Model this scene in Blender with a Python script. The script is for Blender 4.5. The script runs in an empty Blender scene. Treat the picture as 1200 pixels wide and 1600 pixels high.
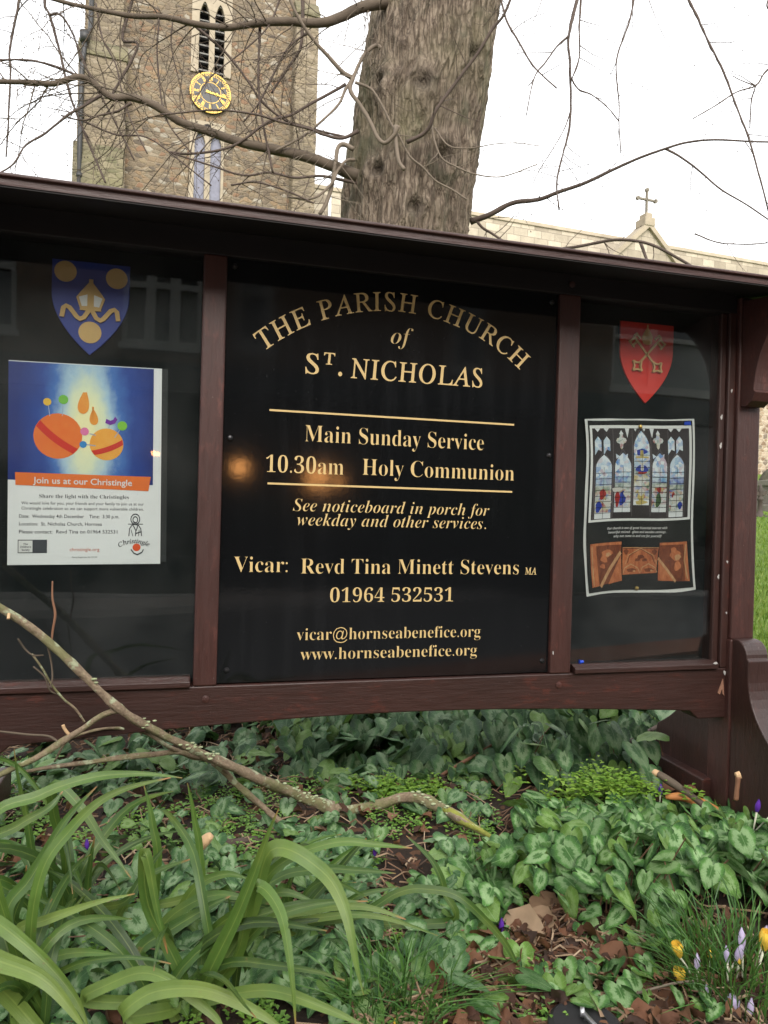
import bpy, bmesh, math, random
import numpy as np
from mathutils import Vector, Matrix, noise
R = math.radians
S = bpy.context.scene
COL = S.collection

# ------------------------------------------------------------------ camera, world, light, exposure
CAMZ = 0.79                                   # eye height above the flower bed
FPX = 1150.0                                  # focal length in photo pixels (1200 x 1600)
ROLL, PITCH = 0.0275, -0.006
up_c = np.array([math.sin(ROLL), -math.cos(ROLL), 0.0]) * math.cos(PITCH) + np.array([0, 0, 1.0]) * math.sin(PITCH)
fw_c = np.array([0, 0, 1.0]); yy = fw_c - up_c * (up_c @ fw_c); yy /= np.linalg.norm(yy); xx = np.cross(yy, up_c)
if xx[0] < 0: xx = -xx
CR = np.array([xx, yy, up_c])                 # camera (x right, y down, z forward) -> world
cam = bpy.data.cameras.new('camera'); camo = bpy.data.objects.new('camera', cam); COL.objects.link(camo)
cx, cy, cz = CR @ np.array([1, 0, 0]), CR @ np.array([0, -1, 0]), CR @ np.array([0, 0, -1])
camo.matrix_world = Matrix(((cx[0], cy[0], cz[0], 0), (cx[1], cy[1], cz[1], 0), (cx[2], cy[2], cz[2], CAMZ), (0, 0, 0, 1)))
cam.sensor_fit = 'VERTICAL'; cam.sensor_height = 36.0; cam.lens = 36.0 * FPX / 1600.0
cam.clip_start = 0.02; cam.clip_end = 600
cam.dof.use_dof = True; cam.dof.focus_distance = 1.7; cam.dof.aperture_fstop = 13.0
S.camera = camo

SUN_EL, SUN_AZ = R(32), R(168)                # sun behind thin cloud, over the street
w = bpy.data.worlds.new('World'); S.world = w; w.use_nodes = True
nt = w.node_tree; nt.nodes.clear()
o_ = nt.nodes.new('ShaderNodeOutputWorld'); bg = nt.nodes.new('ShaderNodeBackground'); sk = nt.nodes.new('ShaderNodeTexSky')
sk.sky_type = 'NISHITA'; sk.sun_disc = False; sk.sun_elevation = SUN_EL; sk.sun_rotation = SUN_AZ
sk.air_density = 1.0; sk.dust_density = 6.0; sk.ozone_density = 0.6
mx = nt.nodes.new('ShaderNodeMix'); mx.data_type = 'RGBA'
mx.inputs[0].default_value = 0.88             # a closed layer of thin bright cloud in front of the clear sky
tc_ = nt.nodes.new('ShaderNodeTexCoord'); cn = nt.nodes.new('ShaderNodeTexNoise'); cn.inputs['Scale'].default_value = 1.6; cn.inputs['Detail'].default_value = 6
cr_ = nt.nodes.new('ShaderNodeValToRGB'); cr_.color_ramp.elements[0].position = 0.3; cr_.color_ramp.elements[1].position = 0.7
cr_.color_ramp.elements[0].color = (5.0, 5.05, 5.1, 1); cr_.color_ramp.elements[1].color = (6.2, 6.15, 6.1, 1)
nt.links.new(tc_.outputs['Generated'], cn.inputs['Vector']); nt.links.new(cn.outputs['Fac'], cr_.inputs[0])
nt.links.new(sk.outputs[0], mx.inputs[6]); nt.links.new(cr_.outputs[0], mx.inputs[7])
nt.links.new(mx.outputs[2], bg.inputs[0]); bg.inputs[1].default_value = 0.15
nt.links.new(bg.outputs[0], o_.inputs[0])
sun = bpy.data.lights.new('sun', 'SUN'); suno = bpy.data.objects.new('sun', sun); COL.objects.link(suno)
sun.energy = 1.5; sun.angle = R(45); sun.color = (1.0, 0.97, 0.93)
sd = Vector((math.sin(SUN_AZ) * math.cos(SUN_EL), math.cos(SUN_AZ) * math.cos(SUN_EL), math.sin(SUN_EL)))
suno.rotation_euler = (-sd).to_track_quat('-Z', 'Y').to_euler(); suno.location = (0, 0, 30)
vs = S.view_settings; vs.view_transform = 'Standard'; vs.look = 'None'; vs.gamma = 1.0; vs.exposure = 1.4
S.cycles.max_bounces = 8; S.cycles.transparent_max_bounces = 12; S.cycles.use_denoising = True; S.cycles.denoising_prefilter = 'ACCURATE'

# ------------------------------------------------------------------ small helpers
rng = random.Random(7)
def pray(px, py):
    return CR @ np.array([(px - 600) / FPX, (py - 800) / FPX, 1.0])
def at(px, py, d):                            # point seen at photo pixel (px,py), d metres in front of the camera
    r = pray(px, py); p = r * (d / r[1]); return Vector((p[0], p[1], p[2] + CAMZ))
def sm(a, b, x):
    t = min(1, max(0, (x - a) / (b - a))); return t * t * (3 - 2 * t)
def gz(x, y):                                 # height of the ground
    h = 0.089 * max(0, y - 2.3) if y < 60 else 0.089 * 57.7
    h += (noise.noise(Vector((x * 2.1, y * 2.1, 3.1))) * 0.018 + noise.noise(Vector((x * 7, y * 7, 1.1))) * 0.007) * sm(9, 4, y)
    return h

class MB:
    def __init__(s): s.v = []; s.f = []; s.uv = []; s.rnd = []; s.has_uv = False
    def add(s, vs, fs, uvs=None, rnd=0.0):
        b = len(s.v); s.v.extend([tuple(p) for p in vs]); s.f.extend([tuple(i + b for i in f) for f in fs])
        if uvs is None: s.uv.extend([(0.0, 0.0)] * len(vs))
        else: s.uv.extend(uvs); s.has_uv = True
        s.rnd.extend([rnd] * len(vs)); return s
    def box(s, x0, x1, y0, y1, z0, z1):
        return s.add([(x0, y0, z0), (x1, y0, z0), (x1, y1, z0), (x0, y1, z0), (x0, y0, z1), (x1, y0, z1), (x1, y1, z1), (x0, y1, z1)],
                     [(3, 2, 1, 0), (4, 5, 6, 7), (0, 1, 5, 4), (1, 2, 6, 5), (2, 3, 7, 6), (3, 0, 4, 7)])
    def prism(s, poly, a, b, axis='y'):       # polygon extruded along an axis; polygon in the other two coordinates
        n = len(poly)
        def P(q, t): return {'y': (q[0], t, q[1]), 'x': (t, q[0], q[1]), 'z': (q[0], q[1], t)}[axis]
        return s.add([P(q, a) for q in poly] + [P(q, b) for q in poly],
                     [tuple(range(n)), tuple(range(2 * n - 1, n - 1, -1))] + [(i, n + i, n + (i + 1) % n, (i + 1) % n) for i in range(n)])
    def tube(s, pts, rad, n=7, cap=True, rnd=0.0, wob=0.0):
        pts = [Vector(p) for p in pts]; m = len(pts); ring = []; nrm = None; vs = []; fs = []; uv = []
        L = 0
        for i, p in enumerate(pts):
            t = (pts[min(i + 1, m - 1)] - pts[max(i - 1, 0)])
            if t.length < 1e-9: t = Vector((0, 0, 1))
            t.normalize()
            if nrm is None: nrm = t.orthogonal().normalized()
            else:
                nrm = nrm - t * nrm.dot(t)
                nrm = nrm.normalized() if nrm.length > 1e-6 else t.orthogonal().normalized()
            bn = t.cross(nrm); r = rad[i]
            if i: L += (p - pts[i - 1]).length
            for k in range(n):
                a = 2 * math.pi * k / n
                rr = r * (1 + wob * noise.noise(p * 23 + Vector((k * 3.1, 0, 0)))) if wob else r
                vs.append(p + (nrm * math.cos(a) + bn * math.sin(a)) * rr); uv.append((k / n, L))
        for i in range(m - 1):
            for k in range(n):
                fs.append((i * n + k, i * n + (k + 1) % n, (i + 1) * n + (k + 1) % n, (i + 1) * n + k))
        if cap: fs.append(tuple(range(n - 1, -1, -1))); fs.append(tuple(range((m - 1) * n, m * n)))
        return s.add(vs, fs, uv, rnd)
    def lathe(s, prof, c, n=20, axis='z'):
        vs = []; fs = []
        for r, h in prof:
            for k in range(n):
                a = 2 * math.pi * k / n; x, y = r * math.cos(a), r * math.sin(a)
                vs.append({'z': (c[0] + x, c[1] + y, c[2] + h), 'y': (c[0] + x, c[1] + h, c[2] + y), 'x': (c[0] + h, c[1] + x, c[2] + y)}[axis])
        for i in range(len(prof) - 1):
            for k in range(n): fs.append((i * n + k, i * n + (k + 1) % n, (i + 1) * n + (k + 1) % n, (i + 1) * n + k))
        fs.append(tuple(range(n))); fs.append(tuple(range((len(prof) - 1) * n, len(prof) * n)))
        return s.add(vs, fs)
    def map(s, fn): s.v = [tuple(fn(*p)) for p in s.v]; return s
    def build(s, name, m=None, parent=None, smooth=False, bevel=0, loc=None, fix=True):
        me = bpy.data.meshes.new(name); me.from_pydata(s.v, [], s.f)
        if s.has_uv:
            uvl = me.uv_layers.new(name='UVMap'); idx = np.empty(len(me.loops), np.int32); me.loops.foreach_get('vertex_index', idx)
            uvl.data.foreach_set('uv', np.array(s.uv, np.float32)[idx].ravel())
        if any(s.rnd):
            at_ = me.attributes.new('rnd', 'FLOAT', 'POINT'); at_.data.foreach_set('value', np.array(s.rnd, np.float32))
        if fix and len(s.f) < 60000 and not any(s.rnd):
            bm = bmesh.new(); bm.from_mesh(me); bmesh.ops.recalc_face_normals(bm, faces=bm.faces); bm.to_mesh(me); bm.free()
        if m: me.materials.append(m)
        if smooth: me.polygons.foreach_set('use_smooth', [True] * len(me.polygons))
        me.update(); o = bpy.data.objects.new(name, me); COL.objects.link(o)
        if parent: o.parent = parent
        if loc is not None: o.location = loc
        if bevel:
            b = o.modifiers.new('bevel', 'BEVEL'); b.width = bevel; b.segments = 2; b.limit_method = 'ANGLE'; b.angle_limit = R(40)
        return o
def tag(o, label=None, cat=None, group=None, kind=None):
    for k, v in (('label', label), ('category', cat), ('group', group), ('kind', kind)):
        if v: o[k] = v
    return o
def empty(name, loc, rz=0.0, label=None, cat=None, group=None):
    o = bpy.data.objects.new(name, None); COL.objects.link(o); o.location = loc; o.rotation_euler = (0, 0, rz); o.empty_display_size = 0.1
    return tag(o, label, cat, group)
def spline(pts, step=6):                      # Catmull-Rom through points (any dimension)
    P = [np.array(p, float) for p in pts]; P = [2 * P[0] - P[1]] + P + [2 * P[-1] - P[-2]]; out = []
    for i in range(1, len(P) - 2):
        a, b, c, d = P[i - 1:i + 3]
        for k in range(step):
            t = k / step; out.append(0.5 * ((2 * b) + (c - a) * t + (2 * a - 5 * b + 4 * c - d) * t * t + (3 * b - a - 3 * c + d) * t ** 3))
    out.append(P[-2]); return out

# ------------------------------------------------------------------ node materials
def mat(name): 
    m = bpy.data.materials.new(name); m.use_nodes = True; n = m.node_tree; n.nodes.clear(); return m, n
class G:
    def __init__(s, n): s.n = n
    def new(s, t, **kw):
        x = s.n.nodes.new(t)
        for k, v in kw.items(): setattr(x, k, v)
        return x
    def set(s, sock, v):
        if hasattr(v, 'is_output') or isinstance(v, bpy.types.NodeSocket): s.n.links.new(v, sock)
        elif isinstance(v, (tuple, list)) and len(v) == 3 and sock.type == 'RGBA': sock.default_value = (*v, 1)
        else: sock.default_value = v
    def coord(s, k='Object', scale=None, loc=None):
        c = s.new('ShaderNodeTexCoord').outputs[k]
        if scale is None and loc is None: return c
        mp = s.new('ShaderNodeMapping'); s.set(mp.inputs[0], c)
        if scale is not None: mp.inputs['Scale'].default_value = scale
        if loc is not None: mp.inputs['Location'].default_value = loc
        return mp.outputs[0]
    def noise(s, vec, scale, detail=4, rough=0.55, dist=0.0):
        x = s.new('ShaderNodeTexNoise'); s.set(x.inputs['Vector'], vec); x.inputs['Scale'].default_value = scale
        x.inputs['Detail'].default_value = detail; x.inputs['Roughness'].default_value = rough; x.inputs['Distortion'].default_value = dist
        return x.outputs['Fac']
    def voro(s, vec, scale, feature='F1', out='Distance', rnd=1.0):
        x = s.new('ShaderNodeTexVoronoi', feature=feature); s.set(x.inputs['Vector'], vec); x.inputs['Scale'].default_value = scale
        x.inputs['Randomness'].default_value = rnd; return x.outputs[out]
    def ramp(s, fac, stops, interp='LINEAR'):
        x = s.new('ShaderNodeValToRGB'); x.color_ramp.interpolation = interp; s.set(x.inputs[0], fac); e = x.color_ramp.elements
        while len(e) < len(stops): e.new(0.5)
        for i, (p, c) in enumerate(stops):
            e[i].position = p; e[i].color = (*c, 1) if isinstance(c, (tuple, list)) else (c, c, c, 1)
        return x.outputs[0]
    def mix(s, f, a, b, mode='MIX'):
        x = s.new('ShaderNodeMix', data_type='RGBA', blend_type=mode); s.set(x.inputs[0], f); s.set(x.inputs[6], a); s.set(x.inputs[7], b); return x.outputs[2]
    def math(s, op, a, b=0.0, c=None, clamp=False):
        x = s.new('ShaderNodeMath', operation=op, use_clamp=clamp); s.set(x.inputs[0], a); s.set(x.inputs[1], b)
        if c is not None: s.set(x.inputs[2], c)
        return x.outputs[0]
    def attr(s, n): return s.new('ShaderNodeAttribute', attribute_name=n).outputs['Fac']
    def sep(s, v):
        x = s.new('ShaderNodeSeparateXYZ'); s.set(x.inputs[0], v); return x.outputs
    def bump(s, h, strength=0.5, dist=0.01, normal=None):
        x = s.new('ShaderNodeBump'); s.set(x.inputs['Height'], h); x.inputs['Strength'].default_value = strength; x.inputs['Distance'].default_value = dist
        if normal is not None: s.set(x.inputs['Normal'], normal)
        return x.outputs[0]
    def pbr(s, color, rough=0.6, bump=None, spec=0.5, metal=0.0, **kw):
        p = s.new('ShaderNodeBsdfPrincipled'); s.set(p.inputs['Base Color'], color); s.set(p.inputs['Roughness'], rough)
        p.inputs['Metallic'].default_value = metal; p.inputs['Specular IOR Level'].default_value = spec
        if bump is not None: s.set(p.inputs['Normal'], bump)
        for k, v in kw.items(): s.set(p.inputs[k], v)
        return p.outputs[0]
    def out(s, sh): o = s.new('ShaderNodeOutputMaterial'); s.set(o.inputs[0], sh)
def simple(name, col, rough=0.6, spec=0.5, metal=0.0, var=0.0, scale=30, bump=0.0, bd=0.002):
    m, n = mat(name); g = G(n); c = g.coord()
    k = col
    if var: k = g.mix(g.noise(c, scale), tuple(x * (1 - var) for x in col), tuple(min(1, x * (1 + var)) for x in col))
    g.out(g.pbr(k, rough, g.bump(g.noise(c, scale * 2), bump, bd) if bump else None, spec, metal)); return m
def wood_mat(name, dark, red, worn, vert=False):
    m, n = mat(name); g = G(n); c = g.coord(); 
    gs = (60, 60, 5) if vert else (5, 60, 60); grain = g.noise(g.coord(scale=gs), 2.4, 7, 0.65, 0.3); blot = g.noise(g.coord(scale=(1.6, 1.6, .5) if vert else (.5, 1.6, 1.6)), 5, 6, .65); flake = g.noise(g.coord(scale=(1.5, 1.5, .6) if vert else (.6, 1.5, 1.5)), 34, 8, 0.7)
    k = g.mix(g.ramp(blot, [(0.35, 0), (0.7, 1)]), dark, red)
    k = g.mix(g.math('MULTIPLY', g.ramp(flake, [(0.55, 0), (0.64, 1)]), g.ramp(blot, [(0.45, 0), (0.6, 1)])), k, worn); k = g.mix(g.ramp(grain, [(0.3, .3), (0.5, 0)]), k, tuple(q * .5 for q in dark))
    k = g.mix(g.ramp(g.noise(c, 150, 3, .6), [(0.70, 0), (0.76, 0.6)]), k, (0.16, 0.13, 0.12))
    g.out(g.pbr(k, g.ramp(grain, [(0.2, 0.36), (0.8, 0.55)]), g.bump(g.mix(0.5, grain, flake), 0.55, 0.004), 0.45)); return m
M = {}
M['wood'] = wood_mat('brown_paint', (0.0250, 0.0108, 0.0085), (0.038, 0.0138, 0.0105), (0.065, 0.018, 0.012))
M['wood_red'] = wood_mat('red_brown_paint', (0.035, 0.0145, 0.0118), (0.052, 0.0175, 0.0135), (0.085, 0.028, 0.021))
M['wood_v'] = wood_mat('brown_paint_upright', (0.0250, 0.0108, 0.0085), (0.038, 0.0138, 0.0105), (0.065, 0.018, 0.012), True)
M['wood_red_v'] = wood_mat('red_brown_paint_upright', (0.035, 0.0145, 0.0118), (0.052, 0.0175, 0.0135), (0.085, 0.028, 0.021), True)
M['backing'] = simple('dark_backing', (0.006, 0.0085, 0.009), 0.85, 0.15, var=0.25, scale=9)
def panel_mat():
    m, n = mat('black_enamel'); g = G(n); c = g.coord()
    k = g.mix(g.ramp(g.noise(c, 210, 3, .6), [(0.70, 0), (0.78, .55)]), (0.0045, 0.005, 0.0055), (.055, .055, .055)); k = g.mix(g.math('MULTIPLY', g.ramp(g.noise(g.coord(scale=(14, 14, 1)), 2.0, 5, .6), [(.45, 0), (.8, .14)]), g.ramp(g.noise(c, 2.4, 4), [(.4, 0), (.65, 1)])), k, (.05, .052, .055))
    g.out(g.pbr(k, g.ramp(g.noise(c, 3), [(0.3, 0.06), (0.7, 0.085)]), g.bump(g.noise(c, 60, 2), 0.02, 0.002), 0.42)); return m
M['panel'] = panel_mat()
M['shaded_black'] = simple('shaded_black', (0.010, 0.008, 0.0075), 0.6, 0.3, var=0.3, scale=12)  # top rail and soffit: the roof's shade is put into this near-black colour
M['gold'] = simple('gold_paint', (0.53, 0.385, 0.17), 0.5, 0.3, var=0.05, scale=25)
def glass_mat():
    m, n = mat('pane_glass'); g = G(n); c = g.coord()
    fr = g.new('ShaderNodeFresnel'); fr.inputs[0].default_value = 1.5
    gl = g.new('ShaderNodeBsdfGlossy'); gl.inputs['Roughness'].default_value = 0.015; g.set(gl.inputs['Normal'], g.bump(g.noise(c, 2.2, 1), 0.04, 0.02))
    tr = g.new('ShaderNodeBsdfTransparent'); tr.inputs[0].default_value = (0.93, 0.95, 0.94, 1)
    ms = g.new('ShaderNodeMixShader'); g.set(ms.inputs[0], g.math('MULTIPLY', fr.outputs[0], 0.75)); g.set(ms.inputs[1], tr.outputs[0]); g.set(ms.inputs[2], gl.outputs[0])
    df = g.new('ShaderNodeBsdfDiffuse'); df.inputs[0].default_value = (0.6, 0.6, 0.58, 1)
    dust = g.math('ADD', g.ramp(g.noise(c, 140, 3, 0.7), [(0.70, 0), (0.80, 0.30)]), g.ramp(g.noise(c, 4, 6), [(0.4, 0.0), (0.8, 0.022)]))
    m2 = g.new('ShaderNodeMixShader'); g.set(m2.inputs[0], dust); g.set(m2.inputs[1], ms.outputs[0]); g.set(m2.inputs[2], df.outputs[0])
    g.out(m2.outputs[0]); return m
M['glass'] = glass_mat()
M['blue'] = simple('shield_blue', (0.014, 0.036, 0.24), 0.5, 0.4, var=0.12)
M['red'] = simple('shield_red', (0.60, 0.030, 0.02), 0.5, 0.4, var=0.08)
M['tan'] = simple('shield_gold', (0.56, 0.37, 0.15), 0.6, 0.3, var=0.08, scale=60)
M['tan_dark'] = simple('shield_gold_outline', (0.20, 0.13, 0.055), 0.6, 0.3)
M['keygold'] = simple('key_gold', (0.55, 0.38, 0.17), 0.6, 0.3, var=0.2, scale=80)
M['white'] = simple('white_paint', (0.72, 0.73, 0.72), 0.6)
M['steel'] = simple('steel', (0.45, 0.45, 0.46), 0.35, 0.5, 0.9)
M['brass'] = simple('brass', (0.7, 0.48, 0.16), 0.3, 0.5, 1.0)
M['screw'] = simple('dark_screw', (0.03, 0.03, 0.032), 0.3, 0.6, 0.6)
M['black'] = simple('black_plastic', (0.012, 0.012, 0.013), 0.45)
M['ink'] = simple('ink_grey', (0.07, 0.075, 0.085), 0.8, 0.2)
M['pinblue'] = simple('blue_pin', (0.01, 0.06, 0.5), 0.35)

# ------------------------------------------------------------------ lettering
GC = {}
def mathch(c, style):
    base = {'serif': 0x1D400, 'italic': 0x1D468, 'thin': 0x1D434, 'sansbi': 0x1D63C, 'sansb': 0x1D5D4}.get(style)
    if base:
        if 'A' <= c <= 'Z': return chr(base + ord(c) - 65)
        if 'a' <= c <= 'z': return '\u210e' if (style == 'thin' and c == 'h') else chr(base + 26 + ord(c) - 97)
        if '0' <= c <= '9': return chr({'serif': 0x1D7CE, 'italic': 0x1D7CE, 'sansbi': 0x1D7EC, 'sansb': 0x1D7EC, 'thin': 0x1D7CE}[style] + ord(c) - 48)
    return c
def glyph(c, style, off):
    k = (c, style, off)
    if k in GC: return GC[k]
    ch = mathch(c, style); dg = bpy.context.evaluated_depsgraph_get()
    def ev(body, of):
        cu = bpy.data.curves.new('g', 'FONT'); cu.body = body; cu.resolution_u = 3; cu.offset = of
        o = bpy.data.objects.new('g', cu); COL.objects.link(o); bpy.context.view_layer.update(); dg = bpy.context.evaluated_depsgraph_get()
        me = o.evaluated_get(dg).to_mesh(); v = [tuple(p.co) for p in me.vertices]; f = [tuple(p.vertices) for p in me.polygons]
        o.evaluated_get(dg).to_mesh_clear(); bpy.data.objects.remove(o); bpy.data.curves.remove(cu); return v, f
    v2, _ = ev(ch + '|', 0.0); v0, _ = ev('|', 0.0)
    adv = max(p[0] for p in v2) - max(p[0] for p in v0)
    v, f = ev(ch, off) if c != ' ' else ([], [])
    GC[k] = (v, f, adv); return GC[k]
def line(mb, text, style, x0, x1, base, height, off=0.0, track=0.0, y=0.0, slant=0.0, arc=None, rise=0.0, ref=None):
    """Lays text between x0 and x1 (x, z in the face plane); height = height of a capital; arc=(cx,cz,r,a0,a1) bends it."""
    gl = [glyph(c, style, off) for c in text]; W = sum(a for _, _, a in gl) + track * (len(gl) - 1)
    capv = glyph('H', style, 0.0)[0]; cap = max(p[1] for p in capv) - min(0, min(p[1] for p in capv))
    sz = height / cap; sx = (x1 - x0) / W if arc is None else None; x = 0.0
    for v, f, a in gl:
        if v:
            if arc is None:
                mb.add([(x0 + (x + p[0] + slant * p[1]) * sx, y, base + p[1] * sz + rise * (x + p[0]) / W) for p in v], f)
            else:
                acx, acz, r, a0, a1 = arc; th = a0 + (a1 - a0) * (x + a / 2) / W; k = abs(a1 - a0) * r / W
                ex = (math.cos(th - math.pi / 2), math.sin(th - math.pi / 2)); er = (math.cos(th), math.sin(th))
                mb.add([(acx + er[0] * (r + p[1] * sz) + ex[0] * (p[0] - a / 2 + slant * p[1]) * k, y, acz + er[1] * (r + p[1] * sz) + ex[1] * (p[0] - a / 2 + slant * p[1]) * k) for p in v], f)
        x += a + track
    return mb

# ------------------------------------------------------------------ the parish notice board
YAW = math.atan2(0.25918267, 0.96582832); DIST = 1.647
UX = np.array([math.cos(YAW), math.sin(YAW)]); NX = np.array([math.sin(YAW), -math.cos(YAW)])
def BL(s=0.0, e=0.0, z=0.0): return Vector((UX[0] * s + NX[0] * (e - DIST), UX[1] * s + NX[1] * (e - DIST), z))
Z = lambda z: z + CAMZ                        # eye-relative to ground-relative
board = empty('notice_board', BL(), YAW, 'dark brown wooden church notice board with two glazed bays and a black centre panel', 'notice board')
SL, SR = -0.405, 1.345                        # outer edges of the two glazed bays
m = MB(); m.box(-0.42, 1.36, 0.034, 0.05, Z(-0.40), Z(0.60)); m.build('back_board', M['backing'], board)
# bottom rail with its shallow arch
pts = [(-0.455, Z(-0.397)), (-0.455, Z(-0.528)), (-0.36, Z(-0.528)), (-0.335, Z(-0.506))]
for k in range(17):
    t = k / 16; s = -0.31 + t * 1.56; pts.append((s, Z(-0.504 + 0.030 * math.sin(math.pi * t))))
pts += [(1.275, Z(-0.506)), (1.30, Z(-0.528)), (1.385, Z(-0.528)), (1.385, Z(-0.397))]
m = MB(); m.prism(pts, -0.014, 0.05); rail = m.build('bottom_rail', M['wood'], board, bevel=0.003)
for (a, b) in ((SL - 0.01, 0.017), (0.934, 1.352)):
    m = MB(); m.prism([(-0.024, Z(-0.397)), (0.03, Z(-0.397)), (0.03, Z(-0.380)), (-0.006, Z(-0.377)), (-0.024, Z(-0.384))], a, b, 'x'); m.build('sill', M['wood'], board, bevel=0.002)
m = MB(); m.box(-0.455, 1.385, -0.012, 0.05, Z(0.535), Z(0.605)); m.build('top_rail', M['shaded_black'], board, bevel=0.003)
for (a, b, c, d) in ((0.0225, 0.0725, 0.013, 0.082), (0.870, 0.926, 0.860, 0.934)):
    m = MB(); m.prism([(a, -0.016), (b, -0.016), (b, 0.03), (a, 0.03)], Z(-0.397), Z(0.535), 'z'); m.build('mullion', M['wood_red_v'], board, bevel=0.004)
for (a, b, c) in ((-0.455, SL, -1), (SR, 1.385, 1)):   # moulded outer stiles
    m = MB(); w_ = (b - a)
    if c > 0: m.box(a, a + 0.018, -0.004, 0.05, Z(-0.397), Z(0.535)); m.box(a + 0.018, b, -0.014, 0.05, Z(-0.397), Z(0.535))
    else: m.box(b - 0.018, b, -0.004, 0.05, Z(-0.397), Z(0.535)); m.box(a, b - 0.018, -0.014, 0.05, Z(-0.397), Z(0.535))
    m.build('stile', M['wood_v'], board, bevel=0.003)
# posts, brackets under the roof, scrolled feet, sleepers
for (a, b, sg) in ((-0.525, -0.455, -1), (1.385, 1.455, 1)):
    m = MB(); m.box(a, b, -0.026, 0.044, Z(-0.32), Z(0.575)); m.box(a - 0.004, b + 0.004, -0.030, 0.048, 0.0, Z(-0.32)); m.build('post', M['wood_red_v'], board, bevel=0.004)
    br = [(-0.026, Z(0.565)), (-0.026, Z(0.29)), (-0.045, Z(0.287)), (-0.066, Z(0.300)), (-0.078, Z(0.322)), (-0.072, Z(0.326))]
    for k in range(13):
        t = k / 12; br.append((-0.072 - 0.003 * math.sin(t * 3.14) - 0.125 * t ** 2.3, Z(0.326 + 0.216 * t)))
    br.append((-0.197, Z(0.546)))
    m = MB(); m.prism(br, a + 0.006, b - 0.006, 'x'); m.build('bracket', M['wood_red_v'], board, bevel=0.002)
    prof = [(0.026, Z(-0.318))]
    for k in range(7): t = k / 6 * math.pi / 2; prof.append((0.040 + 0.042 * math.sin(t), Z(-0.362 + 0.045 * math.cos(t))))
    prof += [(0.088, Z(-0.364)), (0.088, Z(-0.40))]
    for k in range(1, 12):
        t = k / 11; prof.append((0.088 + 0.17 * t ** 2.2, Z(-0.40 - 0.225 * t)))
    prof += [(0.268, Z(-0.665)), (0.262, Z(-0.70)), (0.245, Z(-0.72)), (0.245, 0.0)]
    poly = [(-e, z) for e, z in prof] + [(e + 0.018, z) for e, z in reversed(prof)]
    m = MB(); m.prism(poly, a + 0.002, b - 0.002, 'x'); m.build('foot', M['wood_v'], board, bevel=0.004)
    m = MB(); m.box(a - 0.03, b + 0.03, 0.03, 0.46, -0.02, Z(-0.705)); sl = m.build('sleeper', M['wood'], board, bevel=0.004)
    for y in (0.37,):
        m = MB(); m.lathe([(0.020, 0), (0.020, 0.004), (0.011, 0.005), (0.011, 0.022), (0.0, 0.024)], ((a + b) / 2 - 0.02, y, Z(-0.704)), 6); m.build('bolt', M['screw'], sl)
# roof
rf = [(-0.215, Z(0.5445)), (-0.215, Z(0.5595)), (-0.222, Z(0.5605)), (-0.222, Z(0.5665)), (0.02, Z(0.634)), (0.262, Z(0.5665)), (0.262, Z(0.5605)), (0.255, Z(0.5595)), (0.255, Z(0.5445)), (0.255, Z(0.5485)), (0.05, Z(0.594)), (-0.012, Z(0.594)), (-0.215, Z(0.5485))]
sag = lambda x, y_, z: (x, y_, z - 0.0037 * (x - 0.45))
m = MB(); m.prism(rf, -0.74, 1.67, 'x'); m.map(sag); roof = m.build('roof', M['wood_red'], board, bevel=0.0025)
m = MB(); m.prism([(-0.213, Z(0.5435)), (-0.213, Z(0.5470)), (-0.012, Z(0.5925)), (0.05, Z(0.5925)), (0.253, Z(0.5470)), (0.253, Z(0.5435)), (0.05, Z(0.5865)), (-0.012, Z(0.5865))], -0.735, 1.665, 'x'); m.map(sag); m.build('soffit', M['shaded_black'], roof)
# glazing
for (a, b) in ((SL, 0.0225), (0.926, SR)):
    m = MB(); m.box(a, b, 0.006, 0.010, Z(-0.384), Z(0.535)); m.build('glass_pane', M['glass'], board)
    for q in (0, 1):
        for z in (0.0,):
            pass
# centre panel and its writing
m = MB(); m.box(0.0725, 0.870, -0.003, 0.03, Z(-0.394), Z(0.535)); panel = m.build('sign_panel', M['panel'], board)
y = -0.0042
def letter(fn): 
    m = MB(); fn(m); return m.build('lettering', M['gold'], panel, fix=False)
UNS = -0.20                                   # uprights the sloped capitals
def l1(m):
    C, r = (0.468, -0.032), 0.489
    a0 = math.atan2(0.352 - C[1], 0.143 - C[0]); a1 = math.atan2(0.337 - C[1], 0.783 - C[0]); r0 = 0.4955
    line(m, 'THE PARISH CHURCH', 'thin', 0, 0, 0, 0.0425, 0.006, 0.035, y, UNS, arc=(0.4674, Z(-0.0175), 0.472, R(130.8), R(49.0)))
letter(l1)
letter(lambda m: line(m, 'of', 'italic', 0.446, 0.492, Z(0.3795), 0.038, -0.0125, 0, y))
def l3(m):
    line(m, 'S', 'thin', 0.250, 0.289, Z(0.2965), 0.0445, 0.007, 0, y, UNS); line(m, 'T', 'thin', 0.293, 0.319, Z(0.320), 0.026, 0.014, 0, y, UNS)
    line(m, '.', 'serif', 0.322, 0.336, Z(0.2965), 0.05, 0.012, 0, y)
letter(l3)
def l4(m):
    line(m, 'NICHOLAS', 'thin', 0.357, 0.683, Z(0.2935), 0.0445, 0.007, 0.03, y, UNS)
letter(l4)
for z in (0.207, 0.0445):
    m = MB(); m.box(0.172, 0.761, -0.0042, -0.003, Z(z), Z(z + 0.0042)); m.build('rule', M['gold'], panel)
OF = -0.0125
letter(lambda m: line(m, 'Main Sunday Service', 'serif', 0.2505, 0.6855, Z(0.1435), 0.0375, OF, 0, y))
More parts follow.
